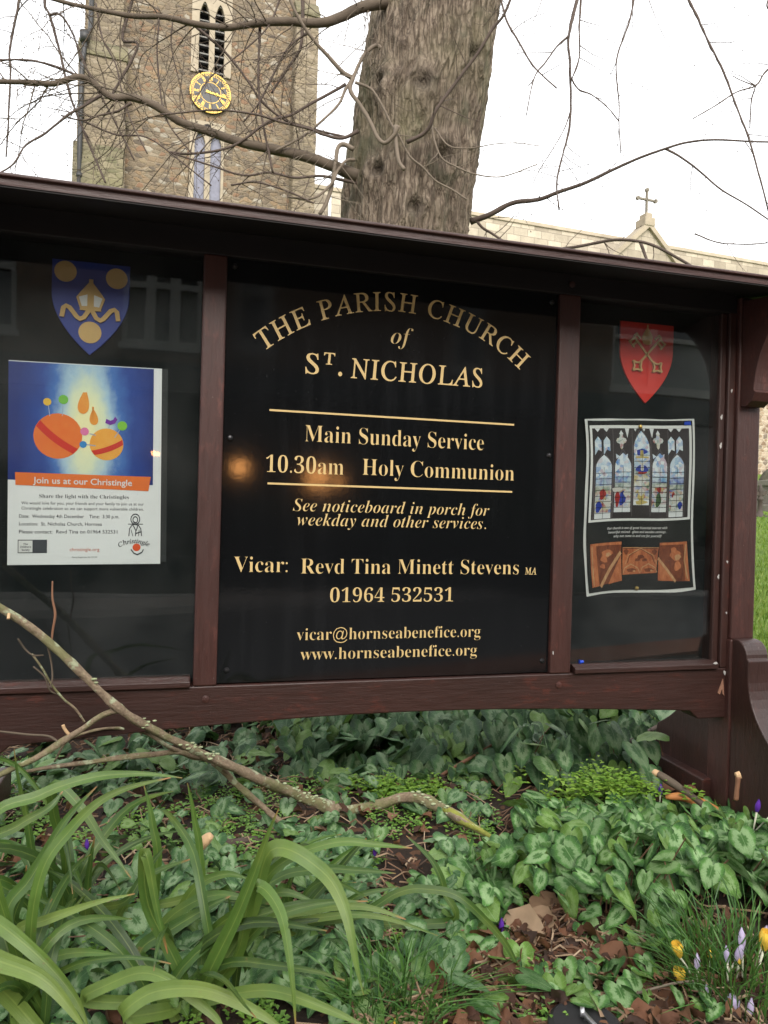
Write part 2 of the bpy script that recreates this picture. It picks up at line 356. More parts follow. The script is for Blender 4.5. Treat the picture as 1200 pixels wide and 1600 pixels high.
letter(lambda m: line(m, '10.30am', 'serif', 0.165, 0.345, Z(0.0715), 0.0375, OF, 0, y)); letter(lambda m: line(m, 'Holy Communion', 'serif', 0.385, 0.767, Z(0.0735), 0.0375, OF, 0, y))
letter(lambda m: line(m, 'See noticeboard in porch for', 'italic', 0.2295, 0.7035, Z(-0.0130), 0.0275, OF, 0, y))
letter(lambda m: line(m, 'weekday and other services.', 'italic', 0.2395, 0.698, Z(-0.0450), 0.0275, OF, 0, y))
letter(lambda m: line(m, 'Vicar:', 'serif', 0.1035, 0.2245, Z(-0.1505), 0.0345, OF, 0, y)); letter(lambda m: line(m, 'Revd Tina Minett Stevens', 'serif', 0.2495, 0.787, Z(-0.1535), 0.0345, OF, 0, y)); letter(lambda m: line(m, 'MA', 'thin', 0.8025, 0.833, Z(-0.1535), 0.0165, 0.01, 0, y, UNS))
letter(lambda m: line(m, '01964 532531', 'serif', 0.3175, 0.6195, Z(-0.2185), 0.0325, OF, 0, y))
letter(lambda m: line(m, 'vicar@hornseabenefice.org', 'serif', 0.2455, 0.690, Z(-0.3035), 0.0270, OF, 0, y))
letter(lambda m: line(m, 'www.hornseabenefice.org', 'serif', 0.2555, 0.682, Z(-0.3480), 0.0270, OF, 0, y))
for s, z in ((0.088, 0.518), (0.853, 0.514), (0.088, 0.143), (0.8565, 0.139), (0.0935, -0.366), (0.8545, -0.366)):
    m = MB(); m.lathe([(0.0065, 0.0), (0.0065, -0.0015), (0.0045, -0.004), (0.0, -0.005)], (s, -0.003, Z(z)), 12, 'y'); m.build('screw', M['screw'], panel)
M['fleck'] = simple('dull_white_fleck', (.38, .37, .35), .7)
# flecks of bird lime and flaked paint on the right-hand stile, a split in the corner
for s, e, z, a, b in ((1.3725, 0.0145, 0.331, .004, .007), (1.352, 0.0045, 0.262, .005, .010), (1.352, 0.0045, 0.187, .005, .011), (1.357, 0.0045, -0.158, .004, .009), (1.375, 0.0145, -0.118, .004, .005), (1.377, 0.0145, -0.252, .003, .004), (1.340, 0.0245, -0.381, .010, .004), (1.377, 0.0145, -0.41, .005, .012), (0.876, 0.0165, -0.345, .002, .010), ):
    a *= .62; b *= .62; p = [(s + a * math.cos(t) * (1 + .45 * math.sin(3 * t + s * 50)), Z(z) + b * math.sin(t) * (1 + .4 * math.cos(2 * t + z * 90))) for t in [k * 0.628 for k in range(10)]]; m = MB(); m.prism(p, -e - 0.0012, -e); m.build('paint_fleck', M['fleck'], board)
m = MB(); m.prism([(1.357, Z(-0.462)), (1.372, Z(-0.425)), (1.377, Z(-0.47)), (1.372, Z(-0.465)), (1.370, Z(-0.452)), (1.363, Z(-0.466))], -0.0165, -0.0142); m.build('wood_split', simple('raw_wood', (0.24, 0.12, 0.075), 0.8), board)
for s, z in ((0.895, -0.425), (0.05, -0.425), (0.9, 0.56)):
    m = MB(); m.lathe([(0.008, 0), (0.008, -0.002), (0.003, -0.003)], (s, -0.0142, Z(z)), 10, 'y'); m.build('peg', M['wood_red'], board)

# ------------------------------------------------------------------ shields (they hang inside the glazed bays)
KB = 1.0175                                   # things on the backing stand 3 cm behind the face
def shield(name, label, poly, cs, cz, mat_, parts):
    c = BL(cs * KB, -0.033, Z(cz * KB)); t = empty(name, c, YAW, label, 'shield', 'painted shields in the glazed bays')
    m = MB(); m.prism([(x * KB, z * KB) for x, z in poly], -0.005, 0.0); m.build('field', mat_, t, bevel=0.001)
    for pi, (nm, mm, ps) in enumerate(parts):
        for group in ps:
            m = MB()
            for k, p in enumerate(group): m.prism([(x * KB, z * KB) for x, z in p], -0.0066 - 0.0004 * k - 0.0008 * pi, -0.0052)
            m.build(nm, mm, t)
    return t
def shp(w_, h, kx=0.55):                       # heater outline: top edge at z=0
    p = [(-w_ / 2, 0), (w_ / 2, 0)]; L = [(w_ / 2, -h * 0.45)]
    for k in range(1, 13):
        t = k / 12; L.append((w_ / 2 * math.cos(t * math.pi / 2) ** 0.8 if t < 1 else 0, -h * 0.45 - h * 0.55 * math.sin(t * math.pi / 2) ** 1.0 if t < 1 else -h))
    # replace by a smooth side
    L = [(w_ / 2 * (1 - ((max(0, t - 0.35) / 0.65) ** 1.9)), -h * t) for t in [0.1 + 0.9 * k / 18 for k in range(19)]]
    return p + L + [(-x, z) for x, z in reversed(L[:-1])]
def disc(x, z, r, n=24): return [(x + r * math.cos(2 * math.pi * k / n), z + r * math.sin(2 * math.pi * k / n)) for k in range(n)]
def stroke(p, w_):                             # thick polyline as one polygon
    P = [np.array(q, float) for q in p]; a = []; b = []
    for i in range(len(P)):
        d = P[min(i + 1, len(P) - 1)] - P[max(i - 1, 0)]; d /= np.linalg.norm(d); q = np.array([-d[1], d[0]]) * w_ / 2; a.append(tuple(P[i] + q)); b.append(tuple(P[i] - q))
    return a + b[::-1]
rib = lambda sg: stroke([(sg * 0.002, -0.099), (sg * 0.012, -0.116), (sg * 0.020, -0.120), (sg * 0.026, -0.116), (sg * 0.040, -0.098), (sg * 0.047, -0.095), (sg * 0.052, -0.099), (sg * 0.055, -0.118)], 0.009)
mitre = [(-0.020, -0.099), (-0.028, -0.075), (-0.022, -0.066), (-0.004, -0.043), (-0.004, -0.036), (0.004, -0.036), (0.004, -0.043), (0.022, -0.066), (0.028, -0.075), (0.020, -0.099)]
shield('shield', 'blue shield with three gold discs and a bishop\'s mitre, above the orange and blue poster', shp(0.152, 0.193), -0.2035, 0.494, M['blue'],
       [('roundel', M['tan'], [[disc(-0.050, -0.024, 0.0215)], [disc(0.050, -0.029, 0.0215)], [disc(0, -0.146, 0.0225)]]),
        ('mitre', M['tan'], [[mitre, [(-0.021, -0.101), (0.021, -0.101), (0.020, -0.092), (-0.020, -0.092)]]]),
        ('mitre_lining', M['white'], [[[(-0.023, -0.074), (-0.0065, -0.068), (-0.0065, -0.092), (-0.017, -0.093)]], [[(0.023, -0.074), (0.0065, -0.068), (0.0065, -0.092), (0.017, -0.093)]]]),
        ('ribbon', M['tan'], [[rib(-1)], [rib(1)]])])
def key(sg):
    a = (sg * 0.040, -0.036); b = (-sg * 0.030, -0.112); d = np.array(b) - np.array(a); d /= np.linalg.norm(d); n_ = np.array([-d[1], d[0]]) * sg
    P = lambda t, q: tuple(np.array(a) + d * t + n_ * q)
    L = math.dist(a, b); out = [stroke([P(0, 0), P(L * 0.86, 0)], 0.0055)]
    for t in (0.004, 0.016): out += [stroke([P(t, 0.001), P(t, 0.020)], 0.0055), stroke([P(t - 0.004, 0.018), P(t + 0.006, 0.018)], 0.0045)]
    out.append(stroke([P(0.001, -0.001), P(0.001, -0.011)], 0.006)); out.append(stroke([P(-0.001, -0.010), P(0.016, -0.010)], 0.0045))
    c = P(L * 0.86 + 0.013, 0); bw_ = []
    for k in range(4):
        th = math.pi / 2 * k + math.pi / 4; q = (c[0] + 0.0125 * math.cos(th) * 1.2, c[1] + 0.0125 * math.sin(th) * 1.2); q2 = (c[0] + 0.0125 * math.cos(th + math.pi / 2) * 1.2, c[1] + 0.0125 * math.sin(th + math.pi / 2) * 1.2)
        mid = (c[0] + 0.0085 * math.cos(th + math.pi / 4), c[1] + 0.0085 * math.sin(th + math.pi / 4)); out.append(stroke([q, mid, q2], 0.0042)); out.append(disc(*q, 0.0034, 10))
    return out
mit2 = [(-0.012, -0.052), (-0.0155, -0.036), (-0.010, -0.024), (-0.002, -0.012), (-0.002, -0.004), (0.002, -0.004), (0.002, -0.012), (0.010, -0.024), (0.0155, -0.036), (0.012, -0.052), (0, -0.056)]
shield('shield', 'red shield with two crossed gold keys, above the black stained glass poster', shp(0.155, 0.204), 1.1245, 0.4885, M['red'],
       [('mitre', M['tan'], [[mit2]]), ('key', M['keygold'], [key(1), key(-1)])])

# ------------------------------------------------------------------ posters
def poster_mat(name, base, paper_rough=0.4):
    return simple(name, base, paper_rough, 0.4)
PW, PH = 0.3045, 0.4255
def grid_sheet(m, W, H, nx=12, nz=16, wob=0.0, layer=0.0, seed=0):
    for i in range(nx):
        for j in range(nz):
            pass
    vs = []; fs = []
    for j in range(nz + 1):
        for i in range(nx + 1):
            u, v = i / nx, j / nz; du = dv = 0
            if wob and (i in (0, nx)): du = wob * noise.noise(Vector((v * 4, seed + i, 0)))
            if wob and (j in (0, nz)): dv = wob * noise.noise(Vector((u * 3, seed + 7 + j, 0)))
            vs.append(((u + du) * W, layer, -(v + dv) * H))
    for j in range(nz):
        for i in range(nx): a = j * (nx + 1) + i; fs.append((a, a + 1, a + nx + 2, a + nx + 1))
    m.add(vs, fs, [(v[0] / W, 1 + v[2] / H) for v in vs])
ptl = BL(-0.3575 * KB, -0.0325, Z(0.2795 * KB))
po = empty('poster', ptl, YAW, 'white poster with a blue picture of orange planets and an orange title band', 'poster', 'posters in the glazed bays')
po.rotation_euler = (0, R(-0.9), YAW)
paper = poster_mat('paper_white', (0.80, 0.82, 0.83))
m = MB(); grid_sheet(m, PW, PH); m.build('paper', paper, po)
m = MB(); m.box(PW, PW + 0.0125, 0.0002, 0.0006, -PH * 0.99, 0.0); m.build('plastic_sleeve', simple('sleeve_grey', (0.035, 0.04, 0.042), 0.25), po)
def blue_pic():
    mt, n = mat('poster_sky_print'); g = G(n); uv = g.coord('UV'); s = g.sep(uv)
    nz = g.noise(uv, 5, 6, 0.6)
    dx = g.math('MULTIPLY', g.math('SUBTRACT', s[0], 0.50), 1.9); dy = g.math('MULTIPLY', g.math('SUBTRACT', s[1], 0.70), 1.0)
    d = g.math('SQRT', g.math('ADD', g.math('MULTIPLY', dx, dx), g.math('MULTIPLY', dy, dy)))
    d = g.math('ADD', d, g.math('MULTIPLY', g.math('SUBTRACT', nz, 0.5), 0.34))
    k = g.ramp(d, [(0.06, (0.88, 0.86, 0.50)), (0.20, (0.72, 0.80, 0.58)), (0.32, (0.40, 0.58, 0.72)), (0.44, (0.06, 0.17, 0.50)), (0.58, (0.018, 0.06, 0.30)), (0.85, (0.010, 0.028, 0.19))])
    g.out(g.pbr(k, 0.4, None, 0.4)); return mt
def PU(u, v): return (u * PW, -v * PH)
def poly_part(name, col_or_mat, polys, parent, lay, map_=PU):
    mm = col_or_mat if not isinstance(col_or_mat, tuple) else simple('print_' + name, col_or_mat, 0.4, 0.4)
    m = MB()
    for k, p in enumerate(polys):
        q = [map_(*c) for c in p]; m.add([(x, -lay - 0.00004 * k, z) for x, z in q], [tuple(range(len(q)))], [(x / PW, 1 + z / PH) for x, z in q])
    return m.build(name, mm, parent, fix=False)
L0 = 0.0005
pic = poly_part('picture', blue_pic(), [[(0.0, 0.004), (0.945, 0.004), (0.945, 0.597), (0.0, 0.582)]], po, L0)
def ud(u, v, r, n=28): return [(u + r * math.cos(2 * math.pi * k / n), v + r * PW / PH * math.sin(2 * math.pi * k / n)) for k in range(n)]
def ball_mat(name, a, b):
    mt, n = mat(name); g = G(n); uv = g.coord('UV'); g.out(g.pbr(g.mix(g.noise(uv, 14, 5), a, b), 0.4, None, 0.4)); return mt
om, ym = ball_mat('planet_orange', (0.80, 0.13, 0.02), (0.80, 0.24, 0.05)), ball_mat('planet_yellow', (0.85, 0.30, 0.02), (0.85, 0.48, 0.10))
poly_part('planet', om, [ud(0.315, 0.362, 0.157)], pic, 2 * L0); poly_part('planet', ym, [ud(0.632, 0.396, 0.112)], pic, 2 * L0)
def band(c, r, th, o0, o1):
    out = []
    for k in range(13):
        t = -1 + 2 * k / 12; q = math.sqrt(max(0, 1 - o0 * o0)); out.append((t * q, o0 + 0.10 * (1 - t * t)))
    for k in range(13):
        t = 1 - 2 * k / 12; q = math.sqrt(max(0, 1 - o1 * o1)); out.append((t * q, o1 + 0.10 * (1 - t * t)))
    ca, sa = math.cos(th), math.sin(th); return [(c[0] + r * (x * ca - z * sa), c[1] + r * PW / PH * (x * sa + z * ca)) for x, z in out]
rm = simple('print_red_band', (0.62, 0.035, 0.02), 0.4, 0.4)
poly_part('planet_band', rm, [band((0.315, 0.362), 0.155, R(38), -0.08, 0.22)], pic, 3 * L0); poly_part('planet_band', rm, [band((0.632, 0.396), 0.110, R(-22), 0.05, 0.38)], pic, 3 * L0)
for (u, v, r, c) in ((0.245, 0.195, 0.026, (0.8, 0.5, 0.05)), (0.348, 0.18, 0.032, (0.18, 0.5, 0.06)), (0.487, 0.335, 0.028, (0.75, 0.2, 0.42)), (0.478, 0.400, 0.024, (0.04, 0.25, 0.6)), (0.735, 0.300, 0.033, (0.22, 0.55, 0.05))):
    poly_part('bead', c, [ud(u, v, r, 18)], pic, 3 * L0)
poly_part('bead', (0.18, 0.03, 0.35), [stroke([(0.625, 0.278), (0.655, 0.287), (0.68, 0.28), (0.695, 0.262)], 0.022)], pic, 3 * L0)
poly_part('cocktail_stick', (0.35, 0.42, 0.55), [stroke([(0.252, 0.21), (0.262, 0.265)], .005), stroke([(0.346, 0.21), (0.342, 0.262)], .005), stroke([(0.718, 0.322), (0.685, 0.36)], .005), stroke([(0.52, 0.345), (0.56, 0.352)], .005), stroke([(0.5, 0.40), (0.56, 0.405)], .005), stroke([(0.652, 0.29), (0.645, 0.315)], .005)], pic, 2.4 * L0)
def drop(u, v, r, lean):
    return [(u + r * 0.92 * math.sin(t) * (1 if abs(math.sin(t / 2)) > .2 else 1) * math.sin(t / 2) ** 1.3 + (lean * r if abs(t) < 0.01 else lean * r * max(0, math.cos(t / 2)) ** 3 * 1.0), v - r * PW / PH * 1.45 * math.cos(t)) for t in [2 * math.pi * k / 28 for k in range(28)]]
fm = ball_mat('flame_orange', (0.80, 0.22, 0.02), (0.85, 0.42, 0.08))
poly_part('flame', fm, [drop(0.475, 0.193, 0.052, 0.5)], pic, 3 * L0); poly_part('flame', fm, [drop(0.548, 0.255, 0.044, -0.3)], pic, 3 * L0)
bn = poly_part('title_band', (0.78, 0.17, 0.03), [[(0.045, 0.545), (0.93, 0.555), (0.915, 0.628), (0.048, 0.607)]], po, 2 * L0)
def ptext(name, mm, rows, parent, lay):
    m = MB()
    for tx, st, u0, u1, v, hh, off, rise in rows: line(m, tx, st, u0 * PW, u1 * PW, -v * PH, hh, off, 0, -lay, rise=rise)
    return m.build(name, mm, parent, fix=False)
ptext('lettering', M['white'], [('Join us at our Christingle', 'plain', 0.163, 0.805, 0.597, 0.0128, 0.012, -0.0025)], bn, 3 * L0)
ptext('lettering', M['ink'], [('Share the light with the Christingles', 'serif', 0.195, 0.785, 0.669, 0.0077, -0.006, 0),
     ('We would love for you, your friends and your family to join us at our', 'plain', 0.085, 0.885, 0.702, 0.0062, 0, 0), ('Christingle celebration so we can support more vulnerable children.', 'plain', 0.085, 0.885, 0.728, 0.0062, 0, 0),
     ('Date:  Wednesday 4th December    Time:  3:30 p.m.', 'plain', 0.07, 0.72, 0.768, 0.0070, 0.004, 0), ('Location:  St. Nicholas Church, Hornsea', 'plain', 0.07, 0.605, 0.806, 0.0070, 0.004, 0), ('Please contact:  Revd Tina on 01964 532531', 'plain', 0.07, 0.715, 0.845, 0.0074, 0.004, 0),
     ('Charity Registration No. 221124', 'plain', 0.41, 0.575, 0.967, 0.0030, 0.004, 0)], po, L0)
ptext('web_address', simple('print_orange_text', (0.6, 0.16, 0.1), 0.4), [('christingle.org', 'plain', 0.395, 0.59, 0.933, 0.0070, 0, 0)], po, L0)
poly_part('logo_box', M['ink'], [[(0.065, 0.876), (0.25, 0.876), (0.25, 0.942), (0.065, 0.942)]], po, L0)
poly_part('logo_box', M['white'], [[(0.07, 0.880), (0.158, 0.880), (0.158, 0.938), (0.07, 0.938)]], po, 2 * L0)
ptext('logo_lettering', M['ink'], [('The', 'sansb', 0.10, 0.13, 0.902, 0.0040, 0, 0), ("Children's", 'sansb', 0.08, 0.15, 0.916, 0.0042, 0, 0), ('Society', 'sansb', 0.09, 0.14, 0.931, 0.0042, 0, 0)], po, 3 * L0)
lw = 0.006
sa = [stroke([(0.828 + 0.03 * math.cos(t), 0.772 + 0.026 * math.sin(t)) for t in [k * 0.4 for k in range(17)]], lw), stroke([(0.828 + 0.016 * math.cos(t), 0.775 + 0.016 * math.sin(t)) for t in [k * 0.5 for k in range(14)]], lw),
      stroke([(0.785, 0.858), (0.79, 0.82), (0.805, 0.803), (0.825, 0.798), (0.85, 0.803), (0.865, 0.82), (0.872, 0.858)], lw), stroke([(0.78, 0.797), (0.812, 0.797)], 0.004), stroke([(0.845, 0.797), (0.88, 0.797)], 0.004),
      stroke([(0.815, 0.805), (0.832, 0.83), (0.83, 0.858)], lw), stroke([(0.845, 0.805), (0.835, 0.83)], lw), stroke([(0.83, 0.845), (0.872, 0.835)], lw), stroke([(0.80, 0.825), (0.812, 0.858)], 0.004), stroke([(0.855, 0.825), (0.85, 0.858)], 0.004), stroke([(0.82, 0.785), (0.835, 0.792)], 0.005)]
poly_part('saint_drawing', M['ink'], sa, po, L0)
poly_part('orange_emblem', (0.75, 0.10, 0.03), [ud(0.838, 0.915, 0.027)], po, L0)
m = MB(); line(m, 'Christingle', 'thin', 0, 0, 0, 0.0095, 0.012, 0, -2 * L0, arc=(0.825 * PW, -1.03 * PH, 0.058, R(123), R(60)))
m.add([(x, -2 * L0, z) for x, z in [PU(*c) for c in stroke([(0.80, 0.925), (0.82, 0.945), (0.845, 0.952), (0.875, 0.94), (0.885, 0.925)], 0.007)]], [tuple(range(10))])
m.build('emblem_lettering', M['ink'], po, fix=False)

# the black poster, curling a little on its pins
QW, QH = 0.324, 0.452
p2 = empty('poster', BL(0.953 * KB, -0.0325, Z(0.2345 * KB)), YAW, 'black laminated poster with a stained glass window above three wood carvings', 'poster', 'posters in the glazed bays')
p2.rotation_euler = (0, R(-3.4), YAW)
def curl(x, y_, z):
    u, v = x / QW, -z / QH
    return (x + 0.006 * math.sin(v * 5.2 + 0.6) - 0.004, y_ - 0.006 * (abs(u - 0.5) * 2) ** 2 * (0.5 + 0.5 * math.sin(v * 6 + 1 + u)) - 0.0015, z + 0.003 * math.sin(u * 6) * (0.3 + v))
def QU(u, v): return (u * QW, -v * QH)
def sub(p, n=4):
    out = []
    for i in range(len(p)):
        a, b = p[i], p[(i + 1) % len(p)]
        for k in range(n): out.append((a[0] + (b[0] - a[0]) * k / n, a[1] + (b[1] - a[1]) * k / n))
    return out
def qpart(name, mm, polys, parent, lay, fan=False, n=6):
    if isinstance(mm, tuple): mm = simple('print_' + name, mm, 0.3, 0.45)
    m = MB()
    for k, p in enumerate(polys):
        if len(p) == 4:                       # quads are gridded so that they follow the curl
            a_, b_, c_, d_ = [np.array(QU(*c)) for c in p]; N = max(2, min(16, int(np.linalg.norm(b_ - a_) / .018) + 1)); K = max(2, min(20, int(np.linalg.norm(d_ - a_) / .018) + 1)); vs_ = []
            for j in range(K + 1):
                for i in range(N + 1): q = (a_ * (1 - i / N) + b_ * (i / N)) * (1 - j / K) + (d_ * (1 - i / N) + c_ * (i / N)) * (j / K); vs_.append((q[0], -lay - 0.00002 * k, q[1]))
            m.add(vs_, [(j * (N + 1) + i, j * (N + 1) + i + 1, (j + 1) * (N + 1) + i + 1, (j + 1) * (N + 1) + i) for j in range(K) for i in range(N)]); continue
        q = [QU(*c) for c in sub(p, n if len(p) < 8 else 1)]; c = (sum(x for x, _ in q) / len(q), sum(z for _, z in q) / len(q)); nn = len(q)
        if fan: m.add([(x, -lay - 0.00003 * k, z) for x, z in q] + [(c[0], -lay - 0.00003 * k, c[1])], [(i, (i + 1) % nn, nn) for i in range(nn)])
        else: m.add([(x, -lay - 0.00003 * k, z) for x, z in q], [tuple(range(nn))])
    return m.map(curl).build(name, mm, parent, fix=False)
lam = simple('print_black', (0.020, 0.022, 0.022), 0.25, 0.5)
m = MB(); grid_sheet(m, QW, QH, 16, 24, 0.012, 0.0012, 3); m.map(curl).build('paper', M['white'], p2, fix=False)
m = MB(); vs0 = len(m.v); grid_sheet(m, QW * 0.955, QH * 0.975, 16, 24, 0.006, -0.0003, 5)
m.v = [(x + QW * 0.022, y_, z - QH * 0.009) for x, y_, z in m.v]; m.map(curl).build('black_print', lam, p2, fix=False)
T0 = 0.0010
def ring(a, b):                               # rectangle ring as four quads
    (u0, v0, u1, v1), (s0, t0, s1, t1) = a, b
    return [[(u0, v0), (u1, v0), (s1, t0), (s0, t0)], [(u1, v0), (u1, v1), (s1, t1), (s1, t0)], [(u1, v1), (u0, v1), (s0, t1), (s1, t1)], [(u0, v1), (u0, v0), (s0, t0), (s0, t1)]]
qpart('picture_frame', M['white'], ring((0.035, 0.037, 0.965, 0.585), (0.056, 0.054, 0.943, 0.572)), p2, T0)
win = qpart('window_picture', simple('print_dark_stone', (0.040, 0.034, 0.036), 0.3, 0.45), [[(0.056, 0.054), (0.943, 0.054), (0.943, 0.572), (0.056, 0.572)]], p2, T0)
def glassprint(name, cols, seed):
    mt, n = mat(name); g = G(n); c = g.coord('Object', loc=(seed, seed * 0.3, 0)); cell = g.voro(c, 110, 'F1', 'Color'); s = g.sep(cell)
    k = g.ramp(s[0], [(i / len(cols), q) for i, q in enumerate(cols)], 'CONSTANT'); k = g.mix(g.ramp(g.noise(c, 45, 3), [(0.3, 0.0), (0.6, 0.6)]), k, (0.72, 0.78, 0.82))
    g.out(g.pbr(k, 0.3, None, 0.45)); return mt
gA = glassprint('print_glass_sky', [(0.45, 0.58, 0.72), (0.10, 0.26, 0.60), (0.68, 0.75, 0.80), (0.25, 0.45, 0.66), (0.72, 0.76, 0.78), (0.52, 0.40, 0.48)], 1)
gB = glassprint('print_glass_figures', [(0.45, 0.47, 0.42), (0.36, 0.05, 0.03), (0.03, 0.06, 0.33), (0.45, 0.34, 0.10), (0.07, 0.16, 0.06), (0.55, 0.54, 0.48), (0.40, 0.20, 0.06)], 5)
gC = glassprint('print_glass_blue', [(0.02, 0.10, 0.45), (0.04, 0.26, 0.55), (0.25, 0.42, 0.55), (0.02, 0.06, 0.30)], 3)
gG = glassprint('print_glass_green', [(0.07, 0.15, 0.05), (0.18, 0.22, 0.08), (0.35, 0.36, 0.25), (0.05, 0.10, 0.05)], 4)
gW = simple('print_glass_pale', (0.72, 0.75, 0.77), 0.3)
def lancet(u0, u1, vt, vb, spring):
    c = (u0 + u1) / 2; top = [(u1, spring)] + [(u1 + (c - u1) * (k / 6) ** 1.6, spring + (vt - spring) * (k / 6) ** 0.8) for k in range(1, 7)] + [(u0 + (c - u0) * (k / 6) ** 1.6, spring + (vt - spring) * (k / 6) ** 0.8) for k in range(5, 0, -1)] + [(u0, spring)]
    return top, [(u0, spring), (u1, spring), (u1, vb), (u0, vb)]
LN = ((0.085, 0.228, 0.205, 0.568, 0.275), (0.258, 0.405, 0.195, 0.535, 0.275), (0.432, 0.575, 0.068, 0.495, 0.17), (0.600, 0.735, 0.195, 0.535, 0.275), (0.762, 0.893, 0.205, 0.566, 0.275))
sky_p, fig_p, blue_p, green_p, pale_p, lead = [], [], [], [], [], []
for i, (a, b, t, bt, sp) in enumerate(LN):
    tp, bd = lancet(a, b, t, bt, sp); h = bt - sp; sky_p.append(tp); w_ = b - a
    sky_p.append([(a, sp), (b, sp), (b, sp + h * .2), (a, sp + h * .2)]); blue_p.append([(a, sp + h * .2), (b, sp + h * .2), (b, sp + h * .36), (a, sp + h * .36)])
    green_p.append([(a, sp + h * .36), (b, sp + h * .36), (b, sp + h * .46), (a, sp + h * .46)]); fig_p.append([(a, sp + h * .46), (b, sp + h * .46), (b, sp + h * .88), (a, sp + h * .88)]); pale_p.append([(a, sp + h * .88), (b, sp + h * .88), (b, bt), (a, bt)])
    for k in range(1, 9): v = sp + h * k / 9 + (0 if k else 0); lead.append([(a, v), (b, v), (b, v + 0.0028), (a, v + 0.0028)])
    lead.append([((a + b) / 2 - .0015, sp), ((a + b) / 2 + .0015, sp), ((a + b) / 2 + .0015, bt), ((a + b) / 2 - .0015, bt)])
for u in (0.105, 0.185, 0.775, 0.85):
    sky_p.append([(u - 0.03, 0.205), (u - 0.03, 0.125), (u, 0.10), (u + 0.03, 0.125), (u + 0.03, 0.185), (u, 0.175)]); pale_p.append([(u - .025, .055), (u + .025, .055), (u, .075)])
for u in (0.32, 0.655): fig_p += [[(u + 0.036 * math.cos(t) * (1 + .35 * math.cos(4 * t)), 0.125 + 0.038 * math.sin(t) * (1 + .35 * math.cos(4 * t))) for t in [k * math.pi / 10 for k in range(20)]]]; pale_p.append([(u, 0.065), (u + .02, .088), (u - .02, .088)]); sky_p += [[(u - .055, .20), (u - .02, .215), (u - .05, .23)], [(u + .055, .20), (u + .02, .215), (u + .05, .23)]]
for u in (0.375, 0.60): pale_p.append([(u - .02, .055), (u + .02, .055), (u, .11)])
for u in (.45, .53): pale_p.append([(u - .012, .056), (u + .012, .056), (u, .072)])
trc = []
for a, b, t, bt, sp in LN:
    c = (a + b) / 2; trc += [stroke([(a - .012, bt), (a - .012, sp), (a + (c - a) * .45 - .006, t + (sp - t) * .35), (c, t - .02), (b - (b - c) * .45 + .006, t + (sp - t) * .35), (b + .012, sp), (b + .012, bt)], .006)]
for u in (.245, .42, .59, .748): trc += [stroke([(u, .06), (u - .004, .30), (u, .56)], .005)]
qpart('print_tracery', (0.12, 0.10, 0.11), trc, win, 1.1 * T0)
for nm, mm, pl, ly in (('print_sky', gA, sky_p, 2), ('print_figures', gB, fig_p, 2), ('print_blue', gC, blue_p, 2.1), ('print_green', gG, green_p, 2.2), ('print_pale', gW, pale_p, 2.2), ('print_lead', lam, lead, 3.4)):
    qpart(nm, mm, pl, win, ly * T0 * 0.6, n=2)
def blob(u, v, a, b, s=0): return [(u + a * math.cos(t) * (1 + .2 * math.sin(3 * t + s)), v + b * math.sin(t) * (1 + .2 * math.cos(2 * t + s))) for t in [k * math.pi / 7 for k in range(14)]]
qpart('print_red', (0.34, 0.025, 0.02), [blob(0.505, 0.305, .04, .014, 1), blob(0.15, 0.43, .03, .028, 2), blob(0.285, 0.46, .022, .04, 3), blob(0.665, 0.405, .02, .018, 4), blob(.80, .44, .014, .02, 5)], win, 1.5 * T0)
qpart('print_robe_blue', (0.02, 0.045, 0.32), [blob(0.33, 0.455, .028, .045, 1), blob(0.118, 0.50, .028, .03, 2), blob(0.505, 0.285, .055, .024, 6), blob(0.865, 0.50, .022, .02, 3), blob(.50, .19, .05, .018, 8)], win, 1.45 * T0)
qpart('print_robe_green', (0.05, 0.10, 0.035), [blob(0.66, 0.465, .025, .045, 1)], win, 1.5 * T0)
qpart('print_yellow', (0.52, 0.42, 0.14), [[(0.445, .215), (.565, .215), (.565, .225), (.445, .225)], [(.49, .18), (.515, .18), (.52, .22), (.485, .22)], blob(0.50, 0.45, .03, .03, 4), blob(.50, .48, .055, .012, 2)], win, 1.6 * T0)
qpart('print_white', (0.58, 0.57, 0.53), [stroke([(0.455, 0.235), (0.505, 0.262), (0.555, 0.235)], .012), blob(0.505, 0.275, .013, .03, 0), blob(0.51, 0.345, .008, .03, 0), blob(.50, .42, .025, .02, 3), blob(.20, .48, .03, .022, 3), blob(.82, .46, .03, .03, 1), blob(.28, .405, .05, .012, 2), blob(.66, .385, .04, .01, 1), blob(.36, .43, .02, .02, 4)], win, 1.75 * T0)
m = MB()
for tx, u0, u1, v in (('Our church is one of great historical interest with', 0.205, 0.755, 0.633), ('beautiful stained - glass and wooden carvings...', 0.215, 0.755, 0.656), ('why not come in and see for yourself?', 0.262, 0.705, 0.679)):
    line(m, tx, 'sansbi', u0 * QW, u1 * QW, -v * QH, 0.0058, 0, 0, -T0)
m.map(curl).build('lettering', simple('print_white_text', (0.62, 0.62, 0.62), 0.4), p2, fix=False)
def woodprint(name, a, b):
    mt, n = mat(name); g = G(n); c = g.coord('Object', scale=(1, 1, 0.4)); g.out(g.pbr(g.ramp(g.noise(c, 60, 5, 0.6, 1.5), [(0.3, a), (0.7, b)]), 0.3, None, 0.45)); return mt
w1, w2, w3 = woodprint('print_oak', (0.33, 0.085, 0.035), (0.60, 0.22, 0.09)), woodprint('print_oak_dark', (0.12, 0.03, 0.014), (0.24, 0.07, 0.03)), woodprint('print_oak_light', (0.42, 0.20, 0.09), (0.62, 0.38, 0.20))
ca = qpart('carving_picture', w2, [[(0.055, 0.708), (0.335, 0.705), (0.32, 0.93), (0.055, 0.955)]], p2, T0)
